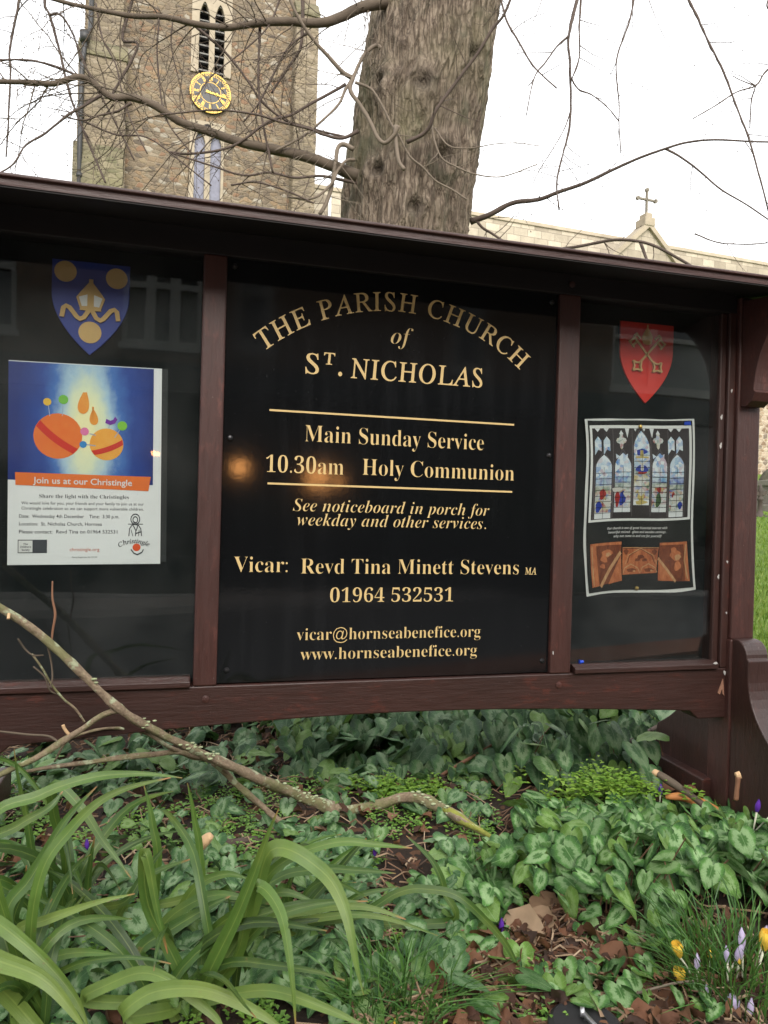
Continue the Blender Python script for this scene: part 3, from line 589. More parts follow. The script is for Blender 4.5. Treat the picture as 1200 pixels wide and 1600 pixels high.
qpart('carving_relief', w1, [[(0.055, .708), (.105, .708), (.12, .95), (.055, .955)], [(.20, .945), (.33, .78), (.325, .93)], [(.105, .708), (.335, .705), (.333, .722), (.105, .722)], blob(.20, .77, .05, .022, 2), blob(.175, .80, .03, .02, 5), blob(.16, .84, .022, .014, 5)], ca, 1.5 * T0)
qpart('carving_highlight', w3, [stroke([(.13, .955), (.22, .86), (.325, .765)], .022), stroke([(.068, .72), (.072, .95)], .010), blob(.21, .775, .022, .013, 1)], ca, 2.0 * T0)
cb = qpart('carving_picture', w1, [[(0.345, 0.738), (0.675, 0.738), (0.645, 0.885), (0.335, 0.897)]], p2, T0)
def arch(u, v, r, h): return [(u - r, v), (u - r * .8, v - h * .55), (u, v - h), (u + r * .8, v - h * .55), (u + r, v)]
qpart('carving_relief', w2, [stroke([(0.35, .745), (.665, .745)], .006), stroke(arch(.508, .83, .125, .085), .008), blob(.505, .793, .032, .013, 1), blob(.475, .81, .022, .010, 1), blob(.54, .81, .022, .010, 1), blob(.415, .87, .045, .010, 2), blob(.575, .868, .045, .010, 2), blob(.375, .765, .022, .014, 3), blob(.635, .765, .022, .014, 3)], cb, 1.5 * T0)
qpart('carving_highlight', w3, [stroke(arch(.415, .885, .075, .05), .007), stroke(arch(.575, .882, .075, .05), .007), stroke(arch(.508, .835, .145, .092), .006), stroke([(.345, .74), (.675, .74)], .004), blob(.44, .875, .012, .006), blob(.60, .872, .012, .006)], cb, 2.0 * T0)
cc = qpart('carving_picture', w2, [[(0.685, 0.712), (0.935, 0.712), (0.945, 0.945), (0.655, 0.93)]], p2, T0)
qpart('carving_relief', w1, [[(0.90, .712), (.935, .712), (.945, .945), (.90, .94), (.915, .82)], [(.655, .93), (.67, .80), (.80, .935)], [(.685, .712), (.935, .712), (.935, .727), (.685, .727)], blob(.83, .79, .05, .03, 4), blob(.81, .755, .025, .014, 2), blob(.84, .85, .03, .03, 1)], cc, 1.5 * T0)
qpart('carving_highlight', w3, [stroke([(.665, .80), (.74, .865), (.815, .94)], .018), blob(.845, .80, .03, .016, 2), stroke([(.925, .73), (.905, .82), (.925, .93)], .012)], cc, 2.0 * T0)
for u, v, l in ((0.497, 0.045, 'top'), (0.455, 0.975, 'bottom')):
    c = BL(); o = MB(); p = curl(u * QW, 0, -v * QH); o.lathe([(0.0055, 0), (0.0055, -0.002), (0.004, -0.004), (0, -0.0052)], (p[0], p[1] - 0.002, p[2]), 14, 'y'); o.build('drawing_pin', M['brass'], p2)
o = MB(); p = curl(0.93 * QW, 0, -0.025 * QH); o.prism([(p[0] - .010, p[2] - .005), (p[0] + .010, p[2] - .005), (p[0] + .009, p[2] + .005), (p[0] - .010, p[2] + .004)], p[1] - 0.003, p[1] - 0.002); o.build('blue_tape', M['pinblue'], p2)
o = MB(); o.lathe([(0.0055, 0), (0.0045, 0.003), (0.003, 0.006), (0.004, 0.010), (0, 0.011)], (0, 0, 0), 12, 'x'); o.map(lambda x, y_, z: (x, y_, z + 0.005))
pn = o.build('drawing_pin', M['pinblue']); pn.location = BL(0.9615, -0.0045, Z(-0.3785)); pn.rotation_euler = (0, 0, YAW); tag(pn, 'blue drawing pin lying on the sill of the right glazed bay', 'drawing pin')

# ------------------------------------------------------------------ ground
def ground_mat():
    m, n = mat('soil'); g = G(n); c = g.coord()
    a = g.noise(c, 9, 8, 0.65); b = g.noise(c, 60, 6, 0.7); ch = g.voro(c, 55, 'F1', 'Color'); s = g.sep(ch)
    k = g.ramp(a, [(0.3, (0.012, 0.009, 0.007)), (0.55, (0.028, 0.019, 0.014)), (0.75, (0.052, 0.034, 0.024))])
    k = g.mix(g.ramp(s[0], [(0.80, 0), (0.84, 0.7)]), k, (0.11, 0.055, 0.03))
    g.out(g.pbr(k, 0.9, g.bump(g.mix(0.4, a, b), 0.8, 0.03), 0.2)); return m
def lawn_mat():
    m, n = mat('lawn'); g = G(n); c = g.coord()
    k = g.ramp(g.noise(c, 1.3, 9, 0.75), [(0.3, (0.075, 0.125, 0.02)), (0.5, (0.13, 0.215, 0.025)), (0.68, (0.20, 0.27, 0.05)), (0.8, (0.20, 0.18, 0.08))])
    k = g.mix(g.ramp(g.noise(c, 70, 3), [(0.4, 0.4), (0.7, 0)]), k, (0.06, 0.12, 0.015))
    g.out(g.pbr(k, 0.8, g.bump(g.noise(c, 90, 4), 0.8, 0.05), 0.2)); return m
def edge(v, n): return [v[0] + (v[1] - v[0]) * i / n for i in range(n + 1)]
xs = [-220, -90, -40, -18, -8, -4.5] + [-3 + i * 0.075 for i in range(81)] + [4.5, 8, 14, 22, 40, 90, 220]
ys = [0.30] + [0.36 + i * 0.07 for i in range(50)] + [4.2, 5, 6.5, 8.5, 11, 15, 20, 26, 34, 45, 60, 110, 260]
def patch(name, x0, x1, y0, y1, mt, dz=0.0):
    X = [x for x in xs if x0 <= x <= x1]; Y = [v for v in ys if y0 <= v <= y1]; m = MB()
    m.add([(x, v, gz(x, v) + dz) for v in Y for x in X], [(j * len(X) + i, j * len(X) + i + 1, (j + 1) * len(X) + i + 1, (j + 1) * len(X) + i) for j in range(len(Y) - 1) for i in range(len(X) - 1)])
    return tag(m.build(name, mt, smooth=True), kind='structure')
patch('ground', -220, 220, 0.30, 260, ground_mat())
def lawn():
    m = MB(); X = [-60, -30, -15, -8, -4, -2, -1, 0, 0.5, 1, 1.4, 1.7, 2.0, 2.3, 2.7, 3.2, 4, 5.5, 8, 14, 24, 40, 70]; V = [0, .02, .05, .1, .18, .3, .45, .6, .8, 1]
    vs_ = []
    for t in V:
        for x in X:
            y0 = 3.05 + 0.12 * math.sin(x * 3) - 0.55 * sm(1.2, 2.4, x); yv = y0 + (58 - y0) * t ** 1.8; vs_.append((x, yv, gz(x, yv) + 0.02))
    m.add(vs_, [(j * len(X) + i, j * len(X) + i + 1, (j + 1) * len(X) + i + 1, (j + 1) * len(X) + i) for j in range(len(V) - 1) for i in range(len(X) - 1)])
    tag(m.build('lawn', lawn_mat(), smooth=True), kind='structure')
lawn()
def blades(name, n, fn, mt, kind=None):       # thin two-segment blades; fn -> (x, y, z, height, lean vector, width)
    m = MB()
    for _ in range(n):
        x, y_, z, h, lx, ly, wd = fn(); a = rng.uniform(0, math.pi); dx, dy = math.cos(a) * wd, math.sin(a) * wd; vs_ = []
        for t in (0, 0.4, 0.75): 
            q = (1 - t * t * 0.6); vs_ += [(x + lx * t * t - dx * q, y_ + ly * t * t - dy * q, z + h * t * (1 - 0.18 * t * (abs(lx) + abs(ly)) / max(h, .01))), (x + lx * t * t + dx * q, y_ + ly * t * t + dy * q, z + h * t * (1 - 0.18 * t * (abs(lx) + abs(ly)) / max(h, .01)))]
        vs_.append((x + lx, y_ + ly, z + h * (1 - 0.18 * (abs(lx) + abs(ly)) / max(h, .01))))
        m.add(vs_, [(0, 1, 3, 2), (2, 3, 5, 4), (4, 5, 6)], [(0, 0), (1, 0), (0, .4), (1, .4), (0, .75), (1, .75), (.5, 1)], rng.random() + 0.001)
    o = m.build(name, mt, fix=False)
    if kind: o['kind'] = kind
    return o
def leaf_mat(name, cols, rough=0.5, trans=0.25, tip=None, streak=False, uvx=False):
    m, n = mat(name); g = G(n); r = g.attr('rnd'); k = g.ramp(r, [(i / (len(cols) - 1), c) for i, c in enumerate(cols)]); bp = None
    c = g.coord('Object'); k = g.mix(0.35, k, g.ramp(g.noise(c, 40, 3), [(0.3, 0.35), (0.7, 1.0)]), 'MULTIPLY')
    if streak:
        uv = g.sep(g.coord('UV')); x = g.math('ABSOLUTE', g.math('SUBTRACT', uv[0], 0.5)); 
        k = g.mix(g.ramp(x, [(0.0, 0.5), (0.02, 0.35), (0.06, 0.0)]), k, (0.20, 0.26, 0.06))
        k = g.mix(g.ramp(g.noise(c, 55, 4, .7), [(.66, 0), (.72, .7)]), k, (.13, .075, .03)); k = g.mix(g.ramp(g.noise(c, 8, 3), [(.5, 0), (.75, .5)]), k, (.17, .20, .035)); st = g.noise(g.coord('UV', scale=(26, 2, 1)), 1.0, 2); k = g.mix(g.ramp(st, [(0.4, 0), (0.7, 0.22)]), k, (0.14, 0.22, 0.06)); bp = g.bump(st, 0.25, 0.002)
    if tip:
        uv2 = g.sep(g.coord('UV')); nz = g.noise(c, 25, 3); t = g.math('ADD', uv2[1], g.math('MULTIPLY', g.math('SUBTRACT', nz, .5), .12)); t = g.math('ADD', t, g.math('MULTIPLY', g.math('FRACT', g.math('MULTIPLY', r, 37.0)), 0.05))
        k = g.mix(g.ramp(g.math('MULTIPLY', t, .9), [(0.886, 0), (0.93, 1)]), k, tip)
    p = g.pbr(k, rough, bp, 0.32); tl = g.new('ShaderNodeBsdfTranslucent'); g.set(tl.inputs[0], g.mix(0.4, k, (0.25, 0.4, 0.03)))
    ms = g.new('ShaderNodeMixShader'); ms.inputs[0].default_value = trans; n.links.new(p, ms.inputs[1]); n.links.new(tl.outputs[0], ms.inputs[2]); g.out(ms.outputs[0]); return m
M['grass'] = leaf_mat('grass_blade', [(0.07, 0.135, 0.015), (0.14, 0.235, 0.03), (0.22, 0.27, 0.07)])
def lawn_blade():
    y_ = 2.7 + 9 * rng.random() ** 2; x = y_ * (rng.uniform(0.46, 0.62) if rng.random() < .6 else rng.uniform(.35, 1.1)); h = rng.uniform(0.02, 0.055)
    return x, y_, gz(x, y_) + 0.018, h, rng.uniform(-.02, .02), rng.uniform(-.02, .02), 0.0016 + 0.0005 * y_
blades('lawn_grass', 15000, lawn_blade, M['grass'], 'stuff')

# ------------------------------------------------------------------ the church
YC = R(19.0); CD = 24.0
c0 = at(305, 150, CD); UC = np.array([math.cos(YC), math.sin(YC)]); NC = np.array([-math.sin(YC), math.cos(YC)])   # along the wall / away
GB = gz(c0[0], c0[1]) - 0.1
church = empty('church', (c0[0], c0[1], GB), YC, 'old rubble stone church with a gold tower clock, behind the tree', 'church')
def cw(px, py, dy=0.0):                       # photo point -> (x, z) on the church's wall plane set dy behind the tower face
    r = pray(px, py); o = np.array([c0[0], c0[1]]) + NC * dy; t = (o @ NC) / (r[:2] @ NC); p = r * t
    q = p[:2] - np.array([c0[0], c0[1]]); return q @ UC, p[2] + CAMZ - GB
def rubble_mat(name, cols, mortar, scale, zs, dark=0.0):
    m, n = mat(name); g = G(n); c = g.coord(scale=(1, 1, zs)); wob = g.new('ShaderNodeVectorMath', operation='MULTIPLY_ADD')
    nz = g.new('ShaderNodeTexNoise'); g.set(nz.inputs['Vector'], c); nz.inputs['Scale'].default_value = scale * 0.8; nz.inputs['Detail'].default_value = 3
    g.set(wob.inputs[0], nz.outputs['Color']); wob.inputs[1].default_value = (0.10,) * 3; g.set(wob.inputs[2], c); v = wob.outputs[0]
    cell = g.sep(g.voro(v, scale, 'F1', 'Color')); ed = g.voro(v, scale, 'DISTANCE_TO_EDGE', 'Distance'); big = g.noise(g.coord(), 0.55, 5, 0.6); fine = g.noise(g.coord(), 14, 6, 0.7)
    k = g.ramp(cell[0], [(i / len(cols), q) for i, q in enumerate(cols)], 'CONSTANT'); k = g.mix(0.45, k, g.ramp(fine, [(0.25, 0.35), (0.75, 1.3)]), 'MULTIPLY')
    k = g.mix(g.ramp(ed, [(0.02, .8), (0.085, 0)]), k, mortar)
    k = g.mix(.20, k, (.27, .235, .19)); k = g.mix(1.0, k, (.66, .645, .63), 'MULTIPLY'); crs = g.math('ABSOLUTE', g.math('SINE', g.math('MULTIPLY', g.sep(v)[2], 7.5))); k = g.mix(g.ramp(crs, [(.02, .35), (.12, 0)]), k, mortar)
    if dark: k = g.mix(g.ramp(big, [(0.45, 0.0), (0.68, dark)]), k, (0.055, 0.05, 0.042))
    g.out(g.pbr(k, 0.9, g.bump(g.math('ADD', g.ramp(ed, [(0.0, 0), (0.16, 1)]), g.math('MULTIPLY', fine, 0.6)), 0.5, 0.05), 0.2)); return m
M['rubble'] = rubble_mat('cobble_rubble', [(0.29, 0.225, 0.145), (0.20, 0.155, 0.11), (0.35, 0.275, 0.175), (0.24, 0.185, 0.125), (0.36, 0.25, 0.145), (0.14, 0.115, 0.09), (0.32, 0.235, 0.145), (0.38, 0.32, 0.235), (0.27, 0.215, 0.15), (0.31, 0.18, 0.105), (0.25, 0.205, 0.15), (0.21, 0.165, 0.115), (0.30, 0.235, 0.165), (0.28, 0.235, 0.165), (0.50, 0.46, 0.38)], (0.32, 0.255, 0.17), 4.6, 1.75, 0.35)
M['rubble_pale'] = rubble_mat('pale_rubble', [(0.34, 0.28, 0.19), (0.27, 0.22, 0.15), (0.38, 0.31, 0.21), (0.30, 0.25, 0.17), (0.22, 0.18, 0.13), (0.40, 0.34, 0.25)], (0.35, 0.29, 0.20), 3.4, 2.2, 0.3)
M['cobble'] = rubble_mat('limewashed_cobble', [(0.42, 0.30, 0.19), (0.30, 0.2, 0.13), (0.62, 0.50, 0.38), (0.5, 0.38, 0.26), (0.25, 0.2, 0.16), (0.66, 0.56, 0.43)], (0.72, 0.63, 0.5), 4.2, 1.4)
def ashlar_mat(name, c1, c2, mort, w_=0.62, h=0.30):
    m, n = mat(name); g = G(n); mp = g.new('ShaderNodeMapping'); g.set(mp.inputs[0], g.coord()); mp.inputs['Rotation'].default_value = (R(-90), 0, 0)
    b = g.new('ShaderNodeTexBrick'); g.set(b.inputs['Vector'], mp.outputs[0]); b.inputs['Scale'].default_value = 1.0; b.inputs['Brick Width'].default_value = w_; b.inputs['Row Height'].default_value = h
    b.inputs['Mortar Size'].default_value = 0.012; b.inputs['Color1'].default_value = (*c1, 1); b.inputs['Color2'].default_value = (*c2, 1); b.inputs['Mortar'].default_value = (*mort, 1); b.inputs['Bias'].default_value = -0.1
    k = g.mix(0.5, b.outputs['Color'], g.ramp(g.noise(g.coord(), 1.6, 7, 0.65), [(0.3, 0.5), (0.7, 1.15)]), 'MULTIPLY')
    g.out(g.pbr(k, 0.85, g.bump(g.noise(g.coord(), 12, 6), 0.5, 0.03), 0.2)); return m
M['ashlar'] = ashlar_mat('pale_ashlar', (0.47, 0.415, 0.325), (0.27, 0.23, 0.175), (0.22, 0.19, 0.15))
M['quoin'] = ashlar_mat('grey_buttress_stone', (0.37, 0.30, 0.20), (0.27, 0.21, 0.14), (0.22, 0.18, 0.13), 0.9, 0.36)
M['dress'] = simple('dressed_stone', (0.30, 0.255, 0.19), 0.85, 0.2, var=0.35, scale=3, bump=0.4, bd=0.02)
M['algae'] = rubble_mat('algae_stone', [(0.25, 0.235, 0.13), (0.20, 0.185, 0.11), (0.30, 0.27, 0.17), (0.17, 0.17, 0.09)], (0.25, 0.23, 0.14), 3.0, 2.0, 0.5)
M['void'] = simple('dark_opening', (0.012, 0.012, 0.012), 0.9)
M['slat'] = simple('louvre_slate', (0.17, 0.165, 0.15), 0.8, var=0.3)
M['lead'] = simple('grey_blue_boarding', (0.17, 0.175, 0.225), 0.7, var=0.45, scale=6)
X0, zt = cw(122, 200); X1, _ = cw(487, 200); ztop = 21.0
xa, _ = cw(205, 150); xb, _ = cw(458, 150)
bx0, _ = cw(299, 60); bx1, _ = cw(362, 60); _, bz0 = cw(330, 117)
lx0, lz1 = cw(297, 186); lx1, _ = cw(351, 186); lz0 = cw(320, 330)[1]
bz1 = cw(330, -62)[1]
m = MB()
m.box(X0 + .12, bx0, 0, 7.0, -0.3, ztop); m.box(bx1, X1 - .1, 0, 7.0, -0.3, ztop); m.box(bx0, bx1, 0, 7, bz1, ztop); m.box(bx0, bx1, .02, 7, lz1, bz0); m.box(bx0, bx1, 0.01, 7, -0.3, lz0)
m.box(bx0, lx0, 0.011, 6.9, lz0, lz1) if lx0 > bx0 else None; m.box(lx1, bx1, 0.011, 6.9, lz0, lz1) if lx1 < bx1 else None
tower = m.build('tower', M['rubble'], church)
m = MB(); k_ = 7; cwid = (X1 - X0) / (2 * k_ + 1)
for i in range(k_ + 1): m.box(X0 + 2 * i * cwid + .1, X0 + (2 * i + 1) * cwid, 0.1, 0.5, ztop, ztop + 0.9)
m.build('battlement', M['rubble'], tower)
zo = cw(150, 82)[1]; xq = cw(137, 40)[0]; xr = cw(197, 150)[0]
for (a, b, nm, a2, b2) in ((X0, xr, 'l', xq, xr - .12), (cw(456, 150)[0], X1 + .04, 'r', cw(461, 100)[0], X1)):
    m = MB(); m.box(a, b, -0.55, 0.02, -0.3, zo - (0.4 if nm == 'l' else -2.4)); z_ = zo - (0.4 if nm == 'l' else -2.4); m.box(a2, b2, -0.25, 0.02, z_, ztop - 2)
    m.box(b - 0.01 if nm == 'l' else a - .02, b + .02 if nm == 'l' else a + 0.01, -0.50, 0.02, -0.3, z_ - 0.2)
    bt = m.build('buttress', M['rubble_pale'], church, bevel=0.04)
    m = MB(); m.prism([(-0.60, z_), (-0.60, z_ + 0.10), (-0.24, z_ + 0.62), (-0.0, z_ + 0.62), (-0.0, z_)], a - .03, b + .03, 'x'); m.build('weathering', M['algae'], bt)
    if nm == 'l':
        z2 = cw(150, 268)[1]; m = MB(); m.prism([(-.68, -0.3), (-.68, z2 - 0.2), (-0.56, z2 + 0.6), (-0.4, z2 + 0.6), (-0.4, -0.3)], a - .09, b - .02, 'x'); m.build('weathering', M['algae'], bt)
dx_ = cw(127, 200)[0]; m = MB(); m.tube([(dx_, -0.63, -0.2), (dx_ + .02, -0.63, zo - 1.0), (dx_ + .1, -0.62, zo + .05), (dx_ + .22, -0.36, zo + .5), (dx_ + .3, -0.36, ztop - 3)], [0.075] * 5, 8)
for z in (zo - 4.2, zo - 2.4, zo - .7): m.lathe([(0.10, 0), (0.10, 0.12)], (dx_ + .02, -0.63, z), 10)
m.lathe([(.14, 0), (.16, .3)], (dx_ + .08, -.62, zo - .1), 10); m.build('drainpipe', simple('black_iron', (0.02, 0.02, 0.02), 0.5), church, smooth=True)
def lights(name, x0, x1, z0, z1, L, zsp, zap, infill, louv):
    """Stone frame proud of the wall with two arched lights, infill behind."""
    f = MB(); ym, yb = -0.05, 0.22; f.box(x0, L[0][0], ym, yb, z0, z1); f.box(L[0][1], L[1][0], ym, yb, z0, z1); f.box(L[1][1], x1, ym, yb, z0, z1)
    for a, b in L:
        N = 10
        for i in range(N):
            u0, u1 = a + (b - a) * i / N, a + (b - a) * (i + 1) / N; h = lambda u: zsp + (zap - zsp) * (1 - abs((u - (a + b) / 2) / ((b - a) / 2)) ** 1.7)
            f.add([(u0, ym, h(u0)), (u1, ym, h(u1)), (u1, ym, z1), (u0, ym, z1), (u0, yb, h(u0)), (u1, yb, h(u1)), (u1, yb, z1), (u0, yb, z1)], [(0, 1, 2, 3), (7, 6, 5, 4), (0, 4, 5, 1), (2, 6, 7, 3)])
    o = f.build(name, M['dress'], church)
    for a, b in L:
        if louv:
            q = MB(); q.box(a, b, 0.30, 0.34, z0, z1 - .05); q.build('dark_recess', M['void'], o)
            z = z0 + 0.1; q = MB()
            while z < zap: q.prism([(0.0, z), (0.18, z + 0.12), (0.18, z + 0.15), (0.0, z + 0.03)], a, b, 'x'); z += 0.27
            q.build('louvre', M['slat'], o)
        else:
            q = MB(); q.box(a, b, 0.12, 0.16, z0, z1 - .05); q.build('boarded_light', infill, o)
    return o
bz = cw(330, 118)[1]
bw_ = lights('belfry_window', bx0, bx1, bz, bz1 - .02, [(cw(311, 60)[0], cw(327, 60)[0]), (cw(335.5, 60)[0], cw(351, 60)[0])], cw(330, 26)[1], cw(330, 6)[1], None, True)
lz = lz0
lw_ = lights('tracery_window', lx0, lx1, lz, lz1, [(cw(303, 260)[0], cw(319.5, 260)[0]), (cw(328, 260)[0], cw(345, 260)[0])], cw(330, 224)[1], cw(330, 208)[1], M['lead'], False)
qx, qz = cw(324, 201); m = MB(); m.lathe([(0.13, 0), (0.13, 0.01)], (qx, -0.062, qz), 8, 'y'); m.build('quatrefoil', M['void'], lw_)
# clock
kx, kz = cw(328.5, 147.5); KR = 30.8 / FPX * CD * 1.02
m = MB(); m.lathe([(KR, 0.0), (KR, -0.06), (KR * 0.97, -0.08), (0, -0.08)], (kx, -0.02, kz), 48, 'y'); clock = m.build('clock', M['black'], church)
M['gilt'] = simple('gilding', (0.60, 0.38, 0.06), 0.45, 0.5, 0.3)
m = MB()
def annul(mb, r0, r1, yq, t0=0, t1=2 * math.pi, n=48):
    for i in range(n):
        a, b = t0 + (t1 - t0) * i / n, t0 + (t1 - t0) * (i + 1) / n
        mb.add([(kx + r0 * math.sin(a), yq, kz + r0 * math.cos(a)), (kx + r1 * math.sin(a), yq, kz + r1 * math.cos(a)), (kx + r1 * math.sin(b), yq, kz + r1 * math.cos(b)), (kx + r0 * math.sin(b), yq, kz + r0 * math.cos(b))], [(0, 1, 2, 3)])
annul(m, KR * .955, KR * 1.0, -.104); m.build('rim', M['gilt'], clock, fix=False); m = MB(); annul(m, KR * .495, KR * .52, -.104); m.build('inner_ring', M['gilt'], clock, fix=False); m = MB(); annul(m, KR * .825, KR * .845, -.104)
for i in range(60): annul(m, KR * .875, KR * .945, -.104, 2 * math.pi * i / 60 - .028, 2 * math.pi * i / 60 + .018, 1)
m.build('minute_ring', M['gilt'], clock, fix=False)
def radial(mb, th, segs, yq):
    for p in segs: mb.add([(kx + r * math.sin(th) + q * math.cos(th), yq, kz + r * math.cos(th) - q * math.sin(th)) for r, q in p], [tuple(range(len(p)))])
NUM = {1: 'I', 2: 'II', 3: 'III', 4: 'IIII', 5: 'V', 6: 'VI', 7: 'VII', 8: 'VIII', 9: 'IX', 10: 'X', 11: 'XI', 12: 'XII'}
m = MB(); r0, r1 = KR * .57, KR * .79; wI = KR * .029
for hh, tx in NUM.items():
    W = sum({'I': 1.4, 'V': 2.6, 'X': 2.8}[c] for c in tx) * wI; q = -W / 2
    for c in tx:
        a = {'I': 1.4, 'V': 2.6, 'X': 2.8}[c] * wI; mdl = q + a / 2; hb = wI * .5
        if c == 'I': sg = [[(r0, mdl - hb), (r1, mdl - hb), (r1, mdl + hb), (r0, mdl + hb)]]
        elif c == 'V': sg = [[(r1, mdl - wI), (r1, mdl - wI + wI), (r0, mdl + hb * .6), (r0, mdl - hb * .6)], [(r1, mdl + wI * .6), (r1, mdl + wI * 1.1), (r0, mdl + hb * .6), (r0, mdl)]]
        else: sg = [[(r1, mdl - wI * 1.2), (r1, mdl - wI * .2), (r0, mdl + wI * 1.2), (r0, mdl + wI * .2)], [(r1, mdl + wI * .5), (r1, mdl + wI * 1.1), (r0, mdl - wI * .5), (r0, mdl - wI * 1.1)]]
        radial(m, hh * math.pi / 6, sg, -.104); q += a
m.build('numerals', M['gilt'], clock, fix=False)
m = MB(); radial(m, R(100), [[(-KR * .22, -.04), (-KR * .22, .04), (KR * .80, .012), (KR * .80, -.012)]], -.125); m.build('minute_hand', M['gilt'], clock, fix=False)
m = MB(); radial(m, R(98), [[(-KR * .12, -.03), (-KR * .12, .03), (KR * .25, .03), (KR * .30, .06), (KR * .46, 0), (KR * .30, -.06), (KR * .25, -.03)]], -.115); m.build('hour_hand', M['gilt'], clock, fix=False)
# nave
DN = 1.2
nx0 = X1 - 0.2; nzt = cw(735, 331, DN)[1]; nzt2 = cw(1195, 409, DN)[1]; nx1 = nx0 + 34; zmid = cw(1190, 470, DN - 0.6)[1]
m = MB(); m.box(nx0, nx1, DN, DN + 9, zmid - .1, nzt - .12); nave = m.build('nave', M['ashlar'], church)
m = MB(); m.box(nx0, nx1 + .1, DN - .06, DN + .35, nzt - .12, nzt + 0.02); m.build('parapet_coping', simple('coping_stone', (0.36, 0.31, 0.235), 0.85, 0.2, var=0.35, scale=2), nave)
m = MB(); m.box(nx0, nx1, DN - 0.6, DN, -1.0, zmid); ai = m.build('aisle_wall', M['cobble'], church)
m = MB(); m.prism([(DN - .65, zmid), (DN - .65, zmid + .08), (DN, zmid + .5), (DN, zmid)], nx0, nx1, 'x'); m.build('aisle_roof', M['slat'], ai)
m = MB(); hx = cw(514, 320, DN)[0]; m.tube([(hx, DN - .10, zmid), (hx, DN - .10, nzt - .3)], [0.06, 0.06], 8); m.build('drainpipe', M['white'], nave, smooth=True)
# transept gable with its cross
DT = -0.6
gx, gzp = cw(1012, 350, DT); gl, glz = cw(945, 408, DT); gr, grz = cw(1072, 408, DT)
m = MB(); sl_ = (gzp - glz) / max(gx - gl, .1); gr = gx + (gx - gl) * 0.95
m.prism([(gl, -1.0), (gr, -1.0), (gr, glz), (gx, gzp), (gl, glz)], DT, DT + 0.5); m.box(gl + .2, gr - .2, DT + .4, DN + .2, -1.0, glz - .3); gab = m.build('transept', M['ashlar'], church)
m = MB()
for a, b in (((gl - .18, glz - .12), (gx, gzp + .10)), ((gr + .18, glz - .12), (gx, gzp + .10))):
    m.prism([a, b, (b[0], b[1] - .26), (a[0], a[1] - .22)], DT - .14, DT + .62)
m.build('gable_coping', M['dress'], gab)
m = MB(); m.prism([(gl - .1, glz - .35), (gx, gzp - .3), (gr + .1, glz - .35)], DT + .5, DN + 3); m.build('transept_roof', M['slat'], gab)
m = MB(); m.box(gx - .24, gx + .24, DT - .17, DT + .45, gzp - .12, gzp + .22); m.box(gx - .15, gx + .15, DT - .1, DT + .35, gzp + .22, gzp + .42); m.build('apex_stone', M['dress'], gab, bevel=.03)
zc = gzp + .42; hc = cw(1012, 295, DT)[1] - zc; m = MB(); yc = DT + .1
m.box(gx - .034, gx + .034, yc - .05, yc + .05, zc, zc + hc); m.box(gx - .42, gx + .42, yc - .05, yc + .05, zc + hc * .55 + .015, zc + hc * .55 + .085)
for a, b in ((gx - .42, zc + hc * .55 + .05), (gx + .42, zc + hc * .55 + .05), (gx, zc + hc)): m.lathe([(0, -.05), (.085, -.05), (.085, .05), (0, .05)], (a, yc, b), 8, 'y')
m.build('gable_cross', simple('cross_stone', (0.17, 0.15, 0.12), 0.9, var=.2), gab)

# ------------------------------------------------------------------ the lime tree behind the board
def bark_mat():
    m, n = mat('lime_bark'); g = G(n); c = g.coord(); st = g.coord(scale=(1, 1, 0.22))
    a = g.noise(st, 16, 7, 0.62, 0.8); b = g.noise(c, 2.4, 5, 0.6); f = g.noise(c, 70, 5, 0.7); p = g.noise(c, 5.5, 4, 0.55)
    w1 = g.new('ShaderNodeVectorMath', operation='MULTIPLY_ADD'); wn = g.new('ShaderNodeTexNoise'); g.set(wn.inputs['Vector'], c); wn.inputs['Scale'].default_value = 5; wn.inputs['Detail'].default_value = 3; g.set(w1.inputs[0], wn.outputs['Color']); w1.inputs[1].default_value = (.05, .05, .05)
    g.set(w1.inputs[2], g.coord(scale=(1, 1, 0.095))); ve = g.voro(w1.outputs[0], 34, 'DISTANCE_TO_EDGE'); ve2 = g.voro(w1.outputs[0], 85, 'DISTANCE_TO_EDGE'); rid = g.math('ADD', g.ramp(ve, [(0, 0), (.30, 1)]), g.math('MULTIPLY', g.ramp(ve2, [(0, 0), (.25, 1)]), .5))
    a = g.math('ADD', g.math('MULTIPLY', a, .55), g.math('MULTIPLY', rid, .28))
    k = g.ramp(a, [(0.32, (0.066, 0.050, 0.037)), (0.48, (0.145, 0.113, 0.084)), (0.66, (0.225, 0.183, 0.138))])
    k = g.mix(g.ramp(b, [(0.5, 0), (0.68, 0.6)]), k, (0.125, 0.098, 0.074)); k = g.mix(g.ramp(p, [(0.56, 0), (0.68, 0.7)]), k, (0.07, 0.066, 0.045))
    k = g.mix(g.ramp(g.noise(c, 1.7, 3), [(0.5, 0), (0.7, 0.4)]), k, (0.15, 0.145, 0.075)); k = g.mix(g.math('MULTIPLY', g.ramp(g.attr('rnd'), [(.25, 0), (.9, .6)]), g.ramp(g.noise(c, 9, 5, .7), [(.35, .3), (.6, 1)])), k, (.05, .043, .034))
    g.out(g.pbr(k, 0.9, g.bump(g.math('ADD', a, g.math('MULTIPLY', f, 0.3)), 0.7, 0.03), 0.2)); return m
M['bark'] = bark_mat()
M['twig'] = simple('twig_bark', (0.075, 0.055, 0.044), 0.8, 0.3, var=0.45, scale=7)
M['limb'] = simple('limb_bark', (0.095, 0.074, 0.054), 0.85, 0.25, var=0.45, scale=9, bump=0.6, bd=0.006)
M['shoot'] = simple('grey_shoot', (0.15, 0.12, 0.09), 0.8, 0.3, var=0.35, scale=12)
TD = 4.9
tc1, tc0 = at(640, 350, TD), at(679, 0, TD - 0.05); ax = (tc0 - tc1)
